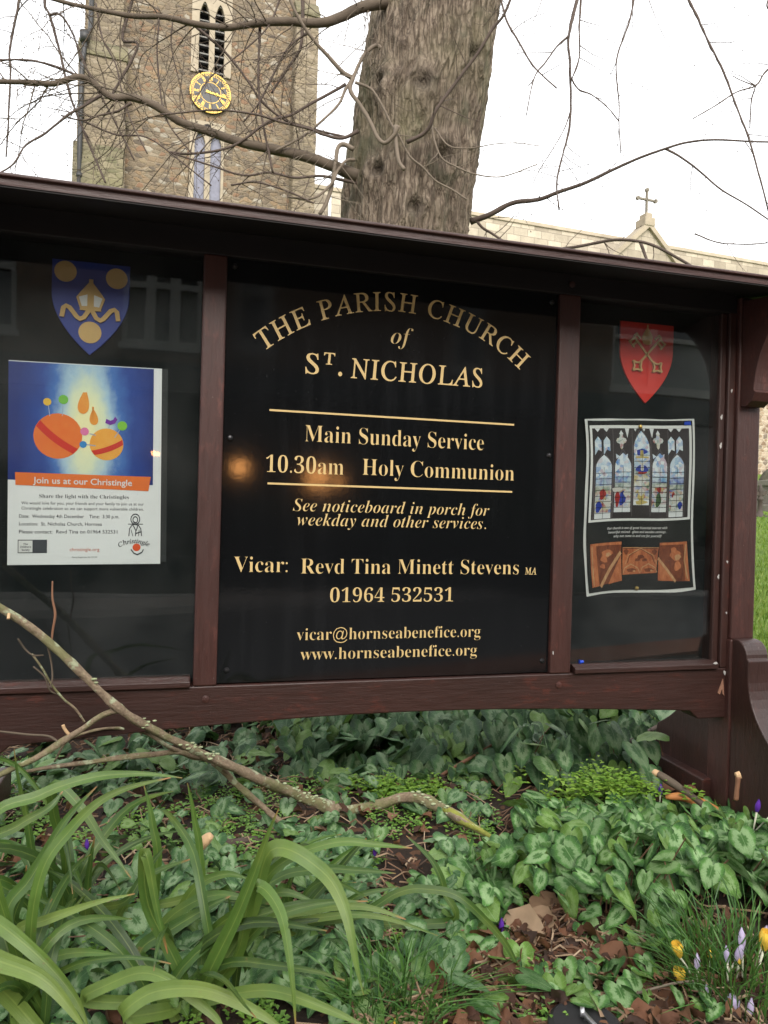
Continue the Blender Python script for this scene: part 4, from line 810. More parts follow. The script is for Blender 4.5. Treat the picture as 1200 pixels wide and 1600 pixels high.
tr_b = tc1 - ax * ((tc1.z - gz(tc1.x, tc1.y)) / ax.z)
tree = empty('tree', (tr_b.x, tr_b.y, tr_b.z), 0, 'thick grey-brown furrowed tree trunk with bare twigs standing behind the notice board', 'tree')
TO = Vector((tr_b.x, tr_b.y, tr_b.z))
def trunk_c(z): return tr_b + ax * ((z - tr_b.z) / ax.z) + Vector((0.025 * math.sin(z * 1.7), 0, 0))
def trunk_r(z): 
    r = 0.405 + 0.012 * math.sin(z * 2.2) + 0.22 * math.exp(-max(0, z - tr_b.z) * 2.2); return r - 0.012 * max(0, z - 2.5)
kn_ = []; m = MB(); NA, NZ = 420, 640; vs_ = []; z0_, z1_ = tr_b.z - 0.1, 7.5
knots = [(math.pi * 1.5 + a, z, r) for a, z, r in ((0.02, 3.35, .13), (-0.5, 2.85, .10), (0.45, 2.95, .15), (0.1, 2.62, .12), (-0.65, 3.4, .1), (0.75, 3.6, .12), (-0.2, 2.4, .10))]
for j in range(NZ + 1):
    z = z0_ + (z1_ - z0_) * (j / NZ); c = trunk_c(z); r = trunk_r(z)
    for i in range(NA):
        a = 2 * math.pi * i / NA; kd = 0; tw = 0; kw = .001
        for ka, kz_, kr in knots:
            da = math.atan2(math.sin(a - ka), math.cos(a - ka)) * r; d2 = (da * da + (z - kz_) ** 2) / (kr * kr)
            if d2 < 6: e = math.exp(-d2); kd += 0.06 * e - 0.075 * math.exp(-d2 * 7); tw += da * e * 2.2; kw += math.exp(-d2 * 2.2)
        X = Vector((math.cos(a) * r * 9, math.sin(a) * r * 9, z * 1.5 + tw * 5)); n1 = noise.noise(X + Vector((0, 0, 4)) * noise.noise(Vector((a * 2, z * .9, 1)))); kn_.append(min(1, kw)); X2 = Vector((math.cos(a) * r * 19 + n1 * 1.2, math.sin(a) * r * 19, z * 5.0 + tw * 9)); n2 = noise.noise(X2)
        n3 = noise.noise(Vector((math.cos(a) * 5, math.sin(a) * 5, z * 2.0)))
        rr = r + 0.020 * (1 - abs(n1) * 2.4) + 0.010 * (1 - 2.6 * abs(n2)) + 0.02 * n3 + kd + 0.006 * (1 - 3 * abs(noise.noise(Vector((math.cos(a) * r * 44, math.sin(a) * r * 44, z * 12)))))
        vs_.append((c.x + math.cos(a) * rr - TO.x, c.y + math.sin(a) * rr - TO.y, z - TO.z))
m.add(vs_, [(j * NA + i, j * NA + (i + 1) % NA, (j + 1) * NA + (i + 1) % NA, (j + 1) * NA + i) for j in range(NZ) for i in range(NA)])
m.rnd = kn_; m.build('trunk', M['bark'], tree, smooth=True, fix=False)
def pth(pts, d0, d1, jit=0.0, step=5):        # photo pixels with a depth running d0 -> d1 -> world spline
    n = len(pts); return [Vector(p) for p in spline([at(p[0], p[1], (d0 + (d1 - d0) * i / (n - 1)) if len(p) < 4 else p[3]) for i, p in enumerate(pts)], step)]
def grow(mb, p, d, L, r, lev, droop, seed=None):
    """One wandering twig with side twigs."""
    n = max(4, int(L / 0.055)); pts = [Vector(p)]; d = Vector(d).normalized(); rad = [r]; kids = []
    for i in range(n):
        d = (d + Vector((rng.gauss(0, .14), rng.gauss(0, .14), rng.gauss(0, .12) - droop))).normalized(); pts.append(pts[-1] + d * (L / n)); rad.append(r * (1 - 0.78 * (i + 1) / n))
        if lev > 0 and rng.random() < 0.46 and i > 0: kids.append((pts[-1].copy(), d.copy(), (1 - i / n)))
    mb.tube(pts, rad, 5 if r > .004 else 4, False)
    for p_, d_, k in kids:
        q = d_.orthogonal().normalized(); q.rotate(Matrix.Rotation(rng.uniform(0, 6.28), 3, d_)); grow(mb, p_, d_ * 0.75 + q * rng.uniform(.5, 1.1), L * rng.uniform(.25, .6) * (0.4 + 0.6 * k), r * 0.55, lev - 1, droop)
    if lev == 0 and rng.random() < .7: mb.lathe([(0, -.006), (.0035, -.001), (.003, .003), (0, .007)], pts[-1], 4)
def limb(name, pts, d0, d1, w0, w1, mt, twigs=0, tl=0.5, droop=0.02, lev=1, n=9, step=5, wob=.15, tr=.0032):
    P = pth(pts, d0, d1, step=step); k = len(P); rad = []
    for i, p in enumerate(P):
        t = i / (k - 1); px = (w0 + (w1 - w0) * t ** 0.5) * .86; rad.append(px * 0.5 * (d0 + (d1 - d0) * t) / FPX)
    P = [p + Vector((noise.noise(p * 4), noise.noise(p * 4 + Vector((9, 0, 0))), noise.noise(p * 4 + Vector((0, 9, 0))))) * min(.02, rad[i] * 1.2) for i, p in enumerate(P)]
    P = [p - TO for p in P]; mb = MB(); mb.tube(P, rad, n, wob=wob)
    for _ in range(twigs):
        i = rng.randrange(1, k - 1); dd = (P[i + 1] - P[i - 1]).normalized(); q = dd.orthogonal().normalized(); q.rotate(Matrix.Rotation(rng.uniform(0, 6.28), 3, dd)); q.y *= .6
        grow(mb, P[i], dd * rng.uniform(.2, .8) + q, tl * rng.uniform(.5, 1.5), min(rad[i] * .55, tr), lev, droop)
    return mb.build(name, mt, tree, smooth=True, fix=False)
limb('branch', [(556, 274), (520, 258), (480, 244), (430, 232), (380, 220), (330, 205), (280, 186), (240, 165), (205, 152), (175, 150), (150, 132), (125, 122), (85, 132), (45, 130), (-20, 125), (-120, 110)], 4.55, 4.0, 25, 8, M['limb'], 48, .75, .015, 2, tr=.0042)
limb('branch', [(600, 2), (565, 12), (530, 25), (490, 35), (440, 34), (400, 37), (350, 41), (300, 36), (250, 27), (200, 22), (150, 16), (100, 4), (20, -20)], 4.55, 4.1, 25, 6, M['limb'], 44, .7, .06, 2, tr=.004)
limb('branch', [(550, 122), (535, 112), (515, 88), (495, 66), (480, 48), (462, 20), (440, -30)], 4.5, 4.3, 10, 5, M['shoot'], 5, .5, .03, 1)
limb('branch', [(596, 78), (588, 73), (572, 84), (560, 103), (552, 122), (540, 140), (527, 165), (500, 192), (470, 215), (430, 235)], 4.5, 4.4, 9, 4, M['shoot'], 6, .45, 0, 1)
limb('branch', [(475, -20), (474, 30), (470, 70), (462, 88), (440, 120), (425, 145)], 4.6, 4.6, 9, 4, M['twig'], 6, .5, .05, 1)
limb('branch', [(552, 122), (548, 140), (562, 160), (578, 188), (590, 215), (602, 224), (616, 212), (624, 198)], 4.46, 4.36, 8, 7, M['shoot'], 0)
limb('branch', [(556, 128), (578, 138), (588, 150), (600, 172), (612, 196), (625, 216), (640, 245), (660, 262), (680, 282), (706, 296), (730, 312)], 4.42, 4.4, 6, 3, M['shoot'], 3, .2, .02, 0)
limb('branch', [(618, 198), (619, 222), (623, 250), (632, 264)], 4.40, 4.36, 8, 7, M['shoot'], 0)
limb('branch', [(636, 224), (660, 212), (672, 198), (680, 176), (700, 145), (725, 110), (748, 80), (770, 45), (786, 24), (800, -10)], 4.38, 4.1, 8, 5, M['twig'], 5, .3, .02, 0)
limb('branch', [(674, 195), (678, 222), (690, 248), (715, 262), (740, 272), (775, 277), (800, 272), (840, 256)], 4.38, 4.3, 5, 2, M['shoot'], 4, .25, .02, 0)
limb('branch', [(678, 200), (700, 228), (735, 232), (770, 226), (805, 224), (845, 228)], 4.38, 4.2, 3.5, 1.5, M['shoot'], 3, .2, .02, 0)
limb('branch', [(552, 232), (536, 225), (527, 232), (524, 255), (519, 290), (510, 318), (500, 335)], 4.45, 4.4, 9, 7, M['shoot'], 2, .3, .02, 1)
limb('branch', [(552, 248), (540, 250), (528, 265), (520, 285), (500, 305), (480, 312), (450, 308)], 4.5, 4.3, 7, 4, M['shoot'], 5, .4, .02, 1)
limb('branch', [(556, 285), (530, 280), (500, 275), (460, 278), (420, 270), (380, 274), (330, 258), (270, 240)], 4.55, 4.3, 7, 3, M['twig'], 8, .4, .0, 1)
limb('branch', [(560, 205), (535, 216), (505, 210), (485, 202), (440, 190), (400, 178), (340, 172), (250, 180)], 4.5, 4.2, 8, 3, M['twig'], 9, .5, .0, 1)
limb('branch', [(540, 132), (490, 160), (455, 180), (420, 190), (360, 228), (300, 240), (265, 238)], 4.5, 4.3, 6, 4, M['twig'], 7, .45, .0, 1)
limb('branch', [(736, 346), (760, 334), (800, 318), (840, 312), (870, 302), (920, 284), (960, 265), (1000, 246), (1040, 232), (1080, 222), (1130, 219), (1220, 222)], 4.9, 4.3, 13, 3, M['twig'], 5, .3, .02, 1)
limb('branch', [(1040, 232), (1062, 244), (1095, 270), (1130, 298), (1170, 322), (1210, 350)], 4.6, 4.3, 5, 2.5, M['twig'], 4, .25, .02, 0)
limb('branch', [(742, 340), (755, 356), (768, 364), (790, 378)], 4.9, 4.7, 6, 4, M['twig'], 5, .3, -.06, 0)
limb('branch', [(770, 392), (850, 392), (890, 388), (930, 380), (965, 375), (1000, 378), (1035, 390), (1075, 412), (1090, 425)], 4.9, 4.4, 6, 5, M['twig'], 5, .25, -.02, 0)
limb('branch', [(1000, 378), (1010, 404), (1018, 430)], 4.65, 4.5, 6, 5, M['twig'], 0)
for p, a, b, w0, w1, k in (([(905, -20), (896, 20), (889, 60), (891, 100), (892, 150), (889, 200), (880, 240), (870, 285), (874, 328)], 4.6, 4.4, 8, 3, 9), ([(908, -10), (904, 40), (905, 90), (893, 125)], 4.4, 4.4, 5, 3, 3),
      ([(889, 55), (870, 72), (852, 98), (838, 115), (830, 140), (822, 180)], 4.5, 4.4, 5, 2, 4), ([(780, -10), (790, 30), (808, 60), (828, 95), (842, 112), (870, 137)], 4.5, 4.2, 5, 3, 6), ([(990, -10), (984, 30), (966, 80), (963, 110), (968, 160), (968, 200), (970, 240)], 4.5, 4.4, 5, 2, 5),
      ([(893, 122), (905, 140), (925, 148), (950, 168), (968, 190)], 4.5, 4.4, 4, 2, 3), ([(1072, -10), (1090, 30), (1112, 75), (1135, 120), (1148, 160), (1168, 210), (1182, 255), (1200, 330)], 4.4, 4.1, 6, 3, 5), ([(1215, 95), (1195, 115), (1181, 134), (1150, 144), (1118, 165), (1082, 185)], 4.3, 4.2, 5, 2, 5),
      ([(1181, 134), (1173, 160), (1171, 200)], 4.3, 4.3, 4, 2, 3), ([(1181, 134), (1160, 126), (1145, 118)], 4.3, 4.3, 3, 1.5, 1), ([(892, 170), (882, 200), (865, 230), (845, 262), (832, 288)], 4.5, 4.4, 3, 1.5, 4), ([(1085, 365), (1120, 378), (1160, 382), (1205, 380)], 4.3, 4.2, 3, 2.5, 3), ([(1205, -10), (1198, 8), (1206, 20)], 4.3, 4.3, 5, 3, 2), ([(1010, -10), (1030, 40), (1050, 80)], 4.6, 4.6, 2, 1, 2), ([(850, -10), (835, 30), (815, 60), (805, 100)], 4.6, 4.6, 2, 1, 2),
      ([(34, -20), (27, 15), (20, 45), (15, 80), (17, 110), (14, 160), (12, 200), (10, 245)], 4.4, 4.3, 6, 3, 7), ([(72, -10), (71, 12), (78, 26), (90, 70), (98, 110), (110, 150), (124, 190), (140, 230), (155, 262), (166, 286)], 4.4, 4.3, 7, 3.5, 6), ([(78, 24), (93, 23), (108, 42), (122, 75), (135, 108), (150, 135), (172, 175), (190, 210), (210, 250)], 4.35, 4.3, 5, 3, 6),
      ([(160, 148), (130, 166), (105, 180), (70, 208), (40, 226), (22, 255), (-10, 275)], 4.2, 4.0, 7, 3, 6), ([(122, 120), (100, 110), (70, 100), (32, 93), (-20, 93)], 4.2, 4.1, 6, 4, 3), ([(205, 160), (185, 172), (155, 180), (128, 188), (95, 180)], 4.25, 4.2, 6, 3, 4), ([(150, 5), (160, 60), (180, 100), (190, 140), (205, 190), (230, 240)], 4.4, 4.2, 4, 2.5, 5), ([(250, 25), (246, 80), (250, 140), (262, 190), (300, 240)], 4.4, 4.3, 4, 2.5, 5), ([(270, 30), (268, 70), (278, 120), (290, 170)], 4.4, 4.4, 3, 2, 4), ([(300, 38), (330, 62), (360, 90), (390, 130), (410, 160), (450, 190), (500, 205), (545, 215)], 4.4, 4.5, 6, 4, 6), ([(405, 40), (404, 90), (405, 150), (415, 210), (425, 270)], 4.4, 4.4, 6, 4, 7), ([(480, 50), (450, 75), (430, 110), (405, 160), (380, 190)], 4.4, 4.4, 5, 3, 5), ([(440, -10), (420, 40), (380, 80), (330, 120), (300, 165)], 4.4, 4.3, 4, 2, 5), ([(210, -10), (190, 60), (215, 70), (190, 120), (175, 150)], 4.4, 4.3, 6, 5, 5), ([(130, 190), (180, 210), (230, 215), (280, 250), (330, 290)], 4.3, 4.3, 4, 2.5, 5), ([(360, 290), (400, 285), (450, 300), (490, 318)], 4.3, 4.3, 4, 3, 4)):
    limb('branch', p, a, b, w0, w1, M['twig'], k, .28, .03, 1, 5, wob=.5, tr=.0028)
# limbs out of the picture that carry the hanging twigs
for P_, r0_, r1_ in (([trunk_c(5.2), Vector((1.6, 4.7, 5.7)), Vector((3.2, 4.4, 5.4)), Vector((4.6, 4.2, 4.7))], .13, .03), ([trunk_c(5.6), Vector((-1.2, 4.7, 5.9)), Vector((-2.6, 4.4, 5.2)), Vector((-3.6, 4.2, 4.3))], .12, .03), ([trunk_c(6.6), Vector((0.6, 5.0, 8.0)), Vector((1.4, 5.4, 9.8))], .3, .1), ([trunk_c(6.8), Vector((0.0, 5.4, 8.4)), Vector((-1.0, 5.8, 10))], .28, .1)):
    q = [Vector(p) - TO for p in spline(P_, 8)]; mb = MB(); mb.tube(q, [r0_ + (r1_ - r0_) * i / (len(q) - 1) for i in range(len(q))], 10, wob=.1)
    for i in range(3, len(q)):
        for _ in range(2): grow(mb, q[i], (rng.gauss(0, .5), rng.gauss(0, .5), -0.5), rng.uniform(.5, 1.0), .008, 2, .08)
    mb.build('branch', M['limb'], tree, smooth=True, fix=False)

# ------------------------------------------------------------------ churchyard pieces beyond the board
M['grave'] = simple('grave_stone', (0.17, 0.155, 0.13), 0.9, 0.2, var=0.35, scale=8, bump=.5, bd=.02)
def gp(px, d, dx=0.0): 
    x = (px - 600) / FPX * d + dx; return Vector((x, d, gz(x, d)))
g0 = gp(1192, 12.6, 0.55); t = empty('tomb', g0, R(8), 'low grey stone tomb in the lawn beside the church wall', 'tomb')
m = MB(); m.box(-.75, 1.3, -.9, .9, -.15, .10); m.build('kerb', M['grave'], t, bevel=.02)
m = MB(); m.prism([(-.55, .10), (1.1, .10), (1.1, .42), (1.14, .42), (1.14, .52), (-.59, .52), (-.59, .42), (-.55, .42)], -.6, .7); m.build('slab', M['grave'], t, bevel=.015)
g0 = gp(1187, 11.2); t = empty('grave_marker', g0, R(8), 'small dark iron grave marker with a fleur-de-lis top on the lawn', 'grave marker')
m = MB(); m.lathe([(.11, -.1), (.11, .03), (.05, .06), (.035, .12), (.035, .26), (.05, .28), (.035, .30), (.03, .34), (.045, .40), (.02, .48), (0, .53)], (0, 0, 0), 10); m.build('iron_shaft', simple('rusty_iron', (.045, .032, .024), .7, var=.4), t, smooth=True)
m = MB(); m.prism([(-.10, .36), (-.05, .33), (0, .36), (.05, .33), (.10, .36), (.085, .42), (.03, .38), (-.03, .38), (-.085, .42)], -.02, .02); m.build('scroll', simple('rusty_iron_scroll', (.05, .036, .026), .7, var=.4), t)
g0 = gp(1203, 15.5); t = empty('headstone', g0, R(12), 'dark pointed headstone standing against the church wall', 'headstone')
m = MB(); m.prism([(-.26, -.2), (.30, -.2), (.30, .42), (.2, .575), (.02, .70), (-.16, .575), (-.26, .42)], -.06, .06); m.build('stone', simple('dark_headstone', (.06, .055, .04), .9, .2, var=.4, scale=10), t, bevel=.012)

# ------------------------------------------------------------------ street and house across the road (mirrored in the glass)
SZ = CAMZ - 1.55
m = MB(); m.add([(-60, -60, SZ - .12), (60, -60, SZ - .12), (60, -2.2, SZ - .12), (-60, -2.2, SZ - .12)], [(0, 1, 2, 3)]); tag(m.build('road', simple('asphalt', (.13, .13, .132), .85, .3, var=.25, scale=3)), kind='structure')
m = MB(); m.box(-60, 60, -2.3, 0.18, SZ - .3, SZ); m.box(-60, 60, -9.2, -8.0, SZ - .3, SZ); tag(m.build('pavement', simple('paving', (.40, .38, .36), .85, .3, var=.2, scale=2), bevel=.01), kind='structure')
m = MB(); m.box(-60, 60, 0.18, 0.42, SZ - .3, -.04); m.box(-60, 60, 0.15, 0.45, -.04, .02); tag(m.build('retaining_wall', simple('old_brick', (.20, .09, .06), .9, .2, var=.35, scale=6)), 'low brick wall holding the flower bed above the pavement', 'wall')
HD = 11.5; KH = 1 + HD / DIST
hc = BL(0, HD, SZ); house = empty('house', hc, YAW, 'dark brick terraced house with white sash windows over a shop, mirrored in the notice board', 'house')
def hz(zb): return zb * KH + CAMZ - SZ        # board height (eye relative) -> house height of what it mirrors
bk = ashlar_mat('house_brick', (.16, .10, .07), (.10, .065, .05), (.13, .11, .09), .22, .075)
wins = [(-.42, -.345, .345, .585), (-.142, .022, .338, .575), (.095, .175, .345, .585), (.60, .68, .335, .585), (1.03, 1.36, .318, .575)]
top = hz(.645); sf = hz(.30); m = MB(); edges = []
x = -14.0
for a, b, z0, z1 in wins:
    a *= KH; b *= KH; m.box(x, a, -.3, 0, sf, top); m.box(a, b, -.3, 0, sf, hz(z0)); m.box(a, b, -.3, 0, hz(z1), top); x = b
m.box(x, 18, -.3, 0, sf, top); m.build('wall', bk, house)
m = MB(); m.prism([(-.3 - 5, top), (.25, top), (-2.5, top + .9)], -14.2, 18.2, 'x'); rfh = m.build('roof', simple('house_slate', (.06, .06, .065), .7, var=.3), house)
m = MB(); m.box(3, 4.1, -3.1, -2.2, top + .5, top + 2); m.build('chimney', bk, rfh)
sash = simple('sash_paint', (.33, .33, .32), .6); win_glass = simple('window_glass', (.02, .025, .03), .08, .6); blind = simple('window_blind', (.22, .23, .23), .8); curtain = simple('window_curtain', (.16, .165, .16), .9, var=.2, scale=4)
for i, (a, b, z0, z1) in enumerate(wins):
    a *= KH; b *= KH; z0, z1 = hz(z0), hz(z1); m = MB(); fw = .085; mids = [a, (a + b) / 2 - .20, (a + b) / 2 + .20, b] if i == 1 else ([a, a + (b - a) * .36, b] if i == 4 else [a, b]); zm = z0 + (z1 - z0) * .52
    for k, q in enumerate(mids): m.box(q if k == 0 else q - fw, q + fw if k < len(mids) - 1 else q, -.12, -.05, z0, z1)
    m.box(a, b, -.121, -.051, z0, z0 + fw); m.box(a, b, -.119, -.049, zm - .05, zm + .05); m.box(a - .05, b + .05, -.10, .06, z0 - .1, z0 - .002); f = m.build('window', sash, house)
    m = MB(); m.box(a + .02, b - .02, -.16, -.14, z0, z1); m.build('pane', win_glass, f)
    if i in (1, 4): m = MB(); m.box(a + .03, b - .03, -.135, -.128, z0 + .08, zm - .04); m.build('blind', blind if i == 4 else curtain, f)
m = MB(); m.box(-14, 18, -.3, .02, 0, .6); [m.box(q, q + .3, -.3, .02, .6, sf - .5) for q in (-14, -9.5, -5.2, -1.2, 3.6, 8.2, 13, 17.7)]; m.box(-14, 18, -.3, .06, sf - .5, sf - .01); sh = m.build('shop_front', simple('shop_paint', (.012, .014, .016), .5, var=.2), house)
m = MB(); m.box(-13.9, 17.9, -.2, -.18, .6, sf - .5); m.build('shop_window', simple('shop_glass', (.008, .009, .01), .1, .5), sh)
lampm, n_ = mat('shop_lamp_glow'); g = G(n_); e = g.new('ShaderNodeEmission'); e.inputs[0].default_value = (1.0, .42, .12, 1); e.inputs[1].default_value = 14; g.out(e.outputs[0])
for sb, zb, r in ((.112, .079, .13), (.272, .065, .09), (.297, .072, .12), (.335, .058, .075), (.275, .045, .06), (.30, .04, .06), (-.072, .103, .05), (-.064, .102, .04)):
    m = MB(); m.lathe([(0, -1), (.6, -.8), (1, 0), (.6, .8), (0, 1)], (0, 0, 0), 14); m.v = [(sb * KH + p[0] * r, -.1 + p[1] * r, hz(zb) + p[2] * r) for p in m.v]; m.build('lamp', lampm, house, smooth=True)

# ------------------------------------------------------------------ leaves and flowers of the bed
def cyc_mat(name, dark, pale, edge):
    m, n = mat(name); g = G(n); uv = g.coord('UV'); s = g.sep(uv); r = g.attr('rnd'); nz = g.noise(uv, 7, 4, 0.6); nz2 = g.noise(uv, 26, 4)
    x = g.math('ABSOLUTE', s[0]); dy = g.math('SUBTRACT', s[1], 0.26); d = g.math('SQRT', g.math('ADD', g.math('MULTIPLY', g.math('MULTIPLY', x, x), 1.7), g.math('MULTIPLY', g.math('MULTIPLY', dy, dy), 0.75)))
    an = g.math('ARCTAN2', s[0], dy); saw = g.math('MULTIPLY', g.math('SINE', g.math('MULTIPLY', an, 9.0)), 0.03)
    d = g.math('ADD', g.math('ADD', d, saw), g.math('MULTIPLY', g.math('SUBTRACT', nz, 0.5), 0.20)); d = g.math('ADD', d, g.math('MULTIPLY', g.math('SUBTRACT', r, 0.5), 0.12))
    d = g.math('MULTIPLY', d, g.math('ADD', .72, g.math('MULTIPLY', g.math('FRACT', g.math('MULTIPLY', r, 17.0)), .5))); k = g.ramp(d, [(0.13, tuple(.5 * q + .5 * e for q, e in zip(dark, edge))), (0.20, pale), (0.33, pale), (0.41, edge), (0.60, dark)])
    k = g.mix(g.math('MULTIPLY', g.ramp(r, [(0.25, 0.7), (0.55, 0.0)]), 0.6), k, dark)
    r2 = g.math('FRACT', g.math('MULTIPLY', r, 53.0)); k = g.mix(g.ramp(r2, [(0.80, 0), (0.9, .55)]), k, (0.16, 0.27, 0.04)); k = g.mix(g.ramp(r2, [(0.02, .8), (0.16, 0)]), k, dark)
    k = g.mix(0.5, k, g.ramp(nz2, [(0.3, 0.55), (0.7, 1.15)]), 'MULTIPLY')
    vein = g.math('MULTIPLY', g.math('SINE', g.math('MULTIPLY', an, 6.5)), 1.0); vein = g.ramp(g.math('ABSOLUTE', vein), [(0.0, 0.55), (0.10, 0.0)])
    k = g.mix(vein, k, tuple(min(1, q * 1.1) for q in pale)); k = g.mix(g.ramp(x, [(0, .6), (.018, 0)]), k, pale)
    p = g.pbr(k, 0.40, g.bump(g.math('SUBTRACT', nz2, g.math('MULTIPLY', vein, .8)), 0.6, 0.006), 0.28); tl = g.new('ShaderNodeBsdfTranslucent'); g.set(tl.inputs[0], g.mix(.3, k, (.12, .25, .03)))
    ms = g.new('ShaderNodeMixShader'); ms.inputs[0].default_value = .14; n.links.new(p, ms.inputs[1]); n.links.new(tl.outputs[0], ms.inputs[2]); g.out(ms.outputs[0]); return m
OUT = [(0, -.02), (.07, -.13), (.17, -.215), (.30, -.235), (.42, -.17), (.50, -.05), (.525, .10), (.49, .26), (.42, .42), (.32, .59), (.20, .77), (.10, .90), (0, 1.0)]
def heart(wv=1.0, cup=.3, seed=0.0, toothed=.02):
    half = OUT; ring_ = half + [(-x, y_) for x, y_ in half[-2:0:-1]]; n = len(ring_); vs_ = []; uv = []
    for k, (x, y_) in enumerate(ring_):
        q = 1 + toothed * (1 if k % 2 else -1); vs_.append((x * q, y_ * q))
    mid = [(0.62 * x, 0.18 + 0.62 * (y_ - 0.18)) for x, y_ in ring_]; allp = vs_ + mid + [(0, .18)]
    out = []
    for x, y_ in allp:
        z = -cup * (x * x * .9 + (y_ - .18) ** 2 * .5) + .035 * wv * math.sin(x * 9 + seed) * math.cos(y_ * 7 + seed * 2) + .10 * abs(x) * wv * (1 if cup < .4 else .3)
        out.append((x, y_, z))
    fs = [(i, (i + 1) % n, n + (i + 1) % n, n + i) for i in range(n)] + [(n + i, n + (i + 1) % n, 2 * n) for i in range(n)]
    return np.array(out), fs, allp
HT = [heart(rng.uniform(.5, 1.6), rng.uniform(.1, .65), rng.uniform(0, 6), rng.uniform(.005, .035)) for _ in range(14)]
def put_leaf(mb, T, p, size, az, tilt, roll, rnd):
    V, fs, uv = T; a = Matrix.Rotation(az, 3, 'Z') @ Matrix.Rotation(tilt, 3, 'X') @ Matrix.Rotation(roll, 3, 'Y'); A = np.array(a); W = (V * np.array((rng.uniform(.74, 1.12), 1, rng.uniform(.6, 1.5)))) @ A.T * size + np.array(p)
    mb.add(W.tolist(), fs, uv, max(.001, rnd))
def heart_patch(name, n, pos, size, mt, tilt=(-.2, -1.0), stems=True, facing=.75, label=None, roll=.38):
    mb = MB(); st = MB(); cnt = 0
    while cnt < n:
        q = pos()
        if q is None: continue
        x, y_, z = q; s = rng.uniform(*size); s *= 1.0; az = math.pi + rng.gauss(0, facing) + (0.0); put_leaf(mb, rng.choice(HT), (x, y_, z), s, az, rng.uniform(*tilt) if rng.random() < .8 else rng.uniform(-1.4, .4), rng.gauss(0, roll), rng.random()); cnt += 1
        if stems and rng.random() < .5: bx, by = x + rng.gauss(0, .03), y_ + .03 + rng.random() * .05; st.tube([(bx, by, gz(bx, by)), ((bx + x) / 2, (by + y_) / 2 + .01, z * .55 + gz(bx, by) * .45), (x, y_, z)], [.0016, .0015, .0013], 4, False)
    o = tag(mb.build(name, mt, smooth=True, fix=False), kind='stuff')
    if label: tag(o, label, 'leaves')
    if st.v: so = st.build('leaf_stalks', M['stalk'], o)
    return o
M['stalk'] = simple('leaf_stalk', (.20, .11, .07), .6, var=.4, scale=20)
cycA = cyc_mat('cyclamen_leaf', (.030, .088, .022), (.27, .42, .19), (.095, .24, .05))
cycB = cyc_mat('dark_cyclamen_leaf', (.026, .070, .026), (.19, .28, .145), (.07, .165, .052))
cycC = cyc_mat('dull_leaf', (.04, .105, .035), (.26, .38, .20), (.11, .23, .075))
def mound(x, y_):                             # height of the front cyclamen mound
    return .15 * sm(.0, .35, x - .35 * (1.55 - y_)) * sm(1.26, 1.45, y_) * (1 - .72 * sm(1.55, 1.95, y_)) * (0.8 + .5 * noise.noise(Vector((x * 4, y_ * 4, 0))))
def posA():
    y_ = rng.uniform(1.33, 1.97); x = rng.uniform(.0, 1.35)
    edge = .05 + .10 * noise.noise(Vector((y_ * 5, 0, 3))) + .14 * sm(1.52, 1.28, y_) + .30 * sm(1.50, 1.74, y_)
    if x < edge or noise.noise(Vector((x * 5, y_ * 5, 9))) < -.42 + .3 * sm(1.5, 1.3, y_): return None
    h = mound(x, y_); return x, y_, gz(x, y_) + h * rng.uniform(.05, 1.0) + .015
heart_patch('cyclamen_leaves', 1000, posA, (.034, .060), cycA, (.05, -1.25), True, 1.25, roll=.5)
heart_patch('cyclamen_leaves', 150, posA, (.056, .078), cycA, (-.1, -1.15), True, .9)
def posB():
    y_ = rng.uniform(2.12, 3.0); x = rng.uniform(-.75, 1.25)
    a = noise.noise(Vector((x * 2.2, y_ * 1.5, 21))); gap = -.22 if x < -.32 or (.36 < x < .46) else -.6
    if a < gap: return None
    h = .16 * (0.7 + .6 * noise.noise(Vector((x * 2.5, y_ * 2, 5)))) * sm(2.10, 2.3, y_) * (1 if x > -.35 else .3); return x, y_, gz(x, y_) + h * rng.uniform(.15, 1) + .02
heart_patch('dark_leaf_cover', 1300, posB, (.050, .105), cycB, (-.35, -1.35))
def posB2():
    y_ = rng.uniform(2.02, 2.3); x = rng.uniform(.25, .80); a = noise.noise(Vector((x * 4, y_ * 3, 33)))
    if a < -.25: return None
    return x, y_, gz(x, y_) + rng.uniform(.02, .15) * sm(.25, .45, x) + .02
heart_patch('dark_leaf_cover', 80, posB2, (.05, .085), cycB, (-.5, -1.35))
def posC():
    if rng.random() < .3: y_ = rng.uniform(1.04, 1.5); x = rng.uniform(-.85, .0)
    elif rng.random() < .5: y_ = rng.uniform(1.15, 1.75); x = rng.uniform(-.42, .16)
    else: y_ = rng.uniform(1.5, 2.15); x = rng.uniform(-1.1, .3)
    if noise.noise(Vector((x * 6, y_ * 6, 50))) < (-.05 if y_ > 1.6 else -.25): return None
    return x, y_, gz(x, y_) + rng.uniform(.008, .05)
def posE():
    y_ = rng.uniform(1.95, 2.75); x = rng.uniform(-1.5, -.30); return (x, y_, gz(x, y_) + rng.uniform(.008, .06)) if noise.noise(Vector((x * 4, y_ * 4, 60))) > -.22 else None
heart_patch('dark_leaf_cover', 330, posE, (.04, .085), cycB, (-.05, -.9), True, 1.4)
heart_patch('small_mottled_leaves', 1050, posC, (.028, .058), cycC, (-.1, -.9), True, 1.5)
def posD():
    y_ = rng.uniform(1.12, 1.36); x = rng.uniform(.12, .585)
    if noise.noise(Vector((x * 9, y_ * 9, 70))) < -.12: return None
    return x, y_, gz(x, y_) + rng.uniform(.01, .04)
heart_patch('scattered_leaves', 110, posD, (.03, .055), cycA, (0, -.9), True, 1.2)
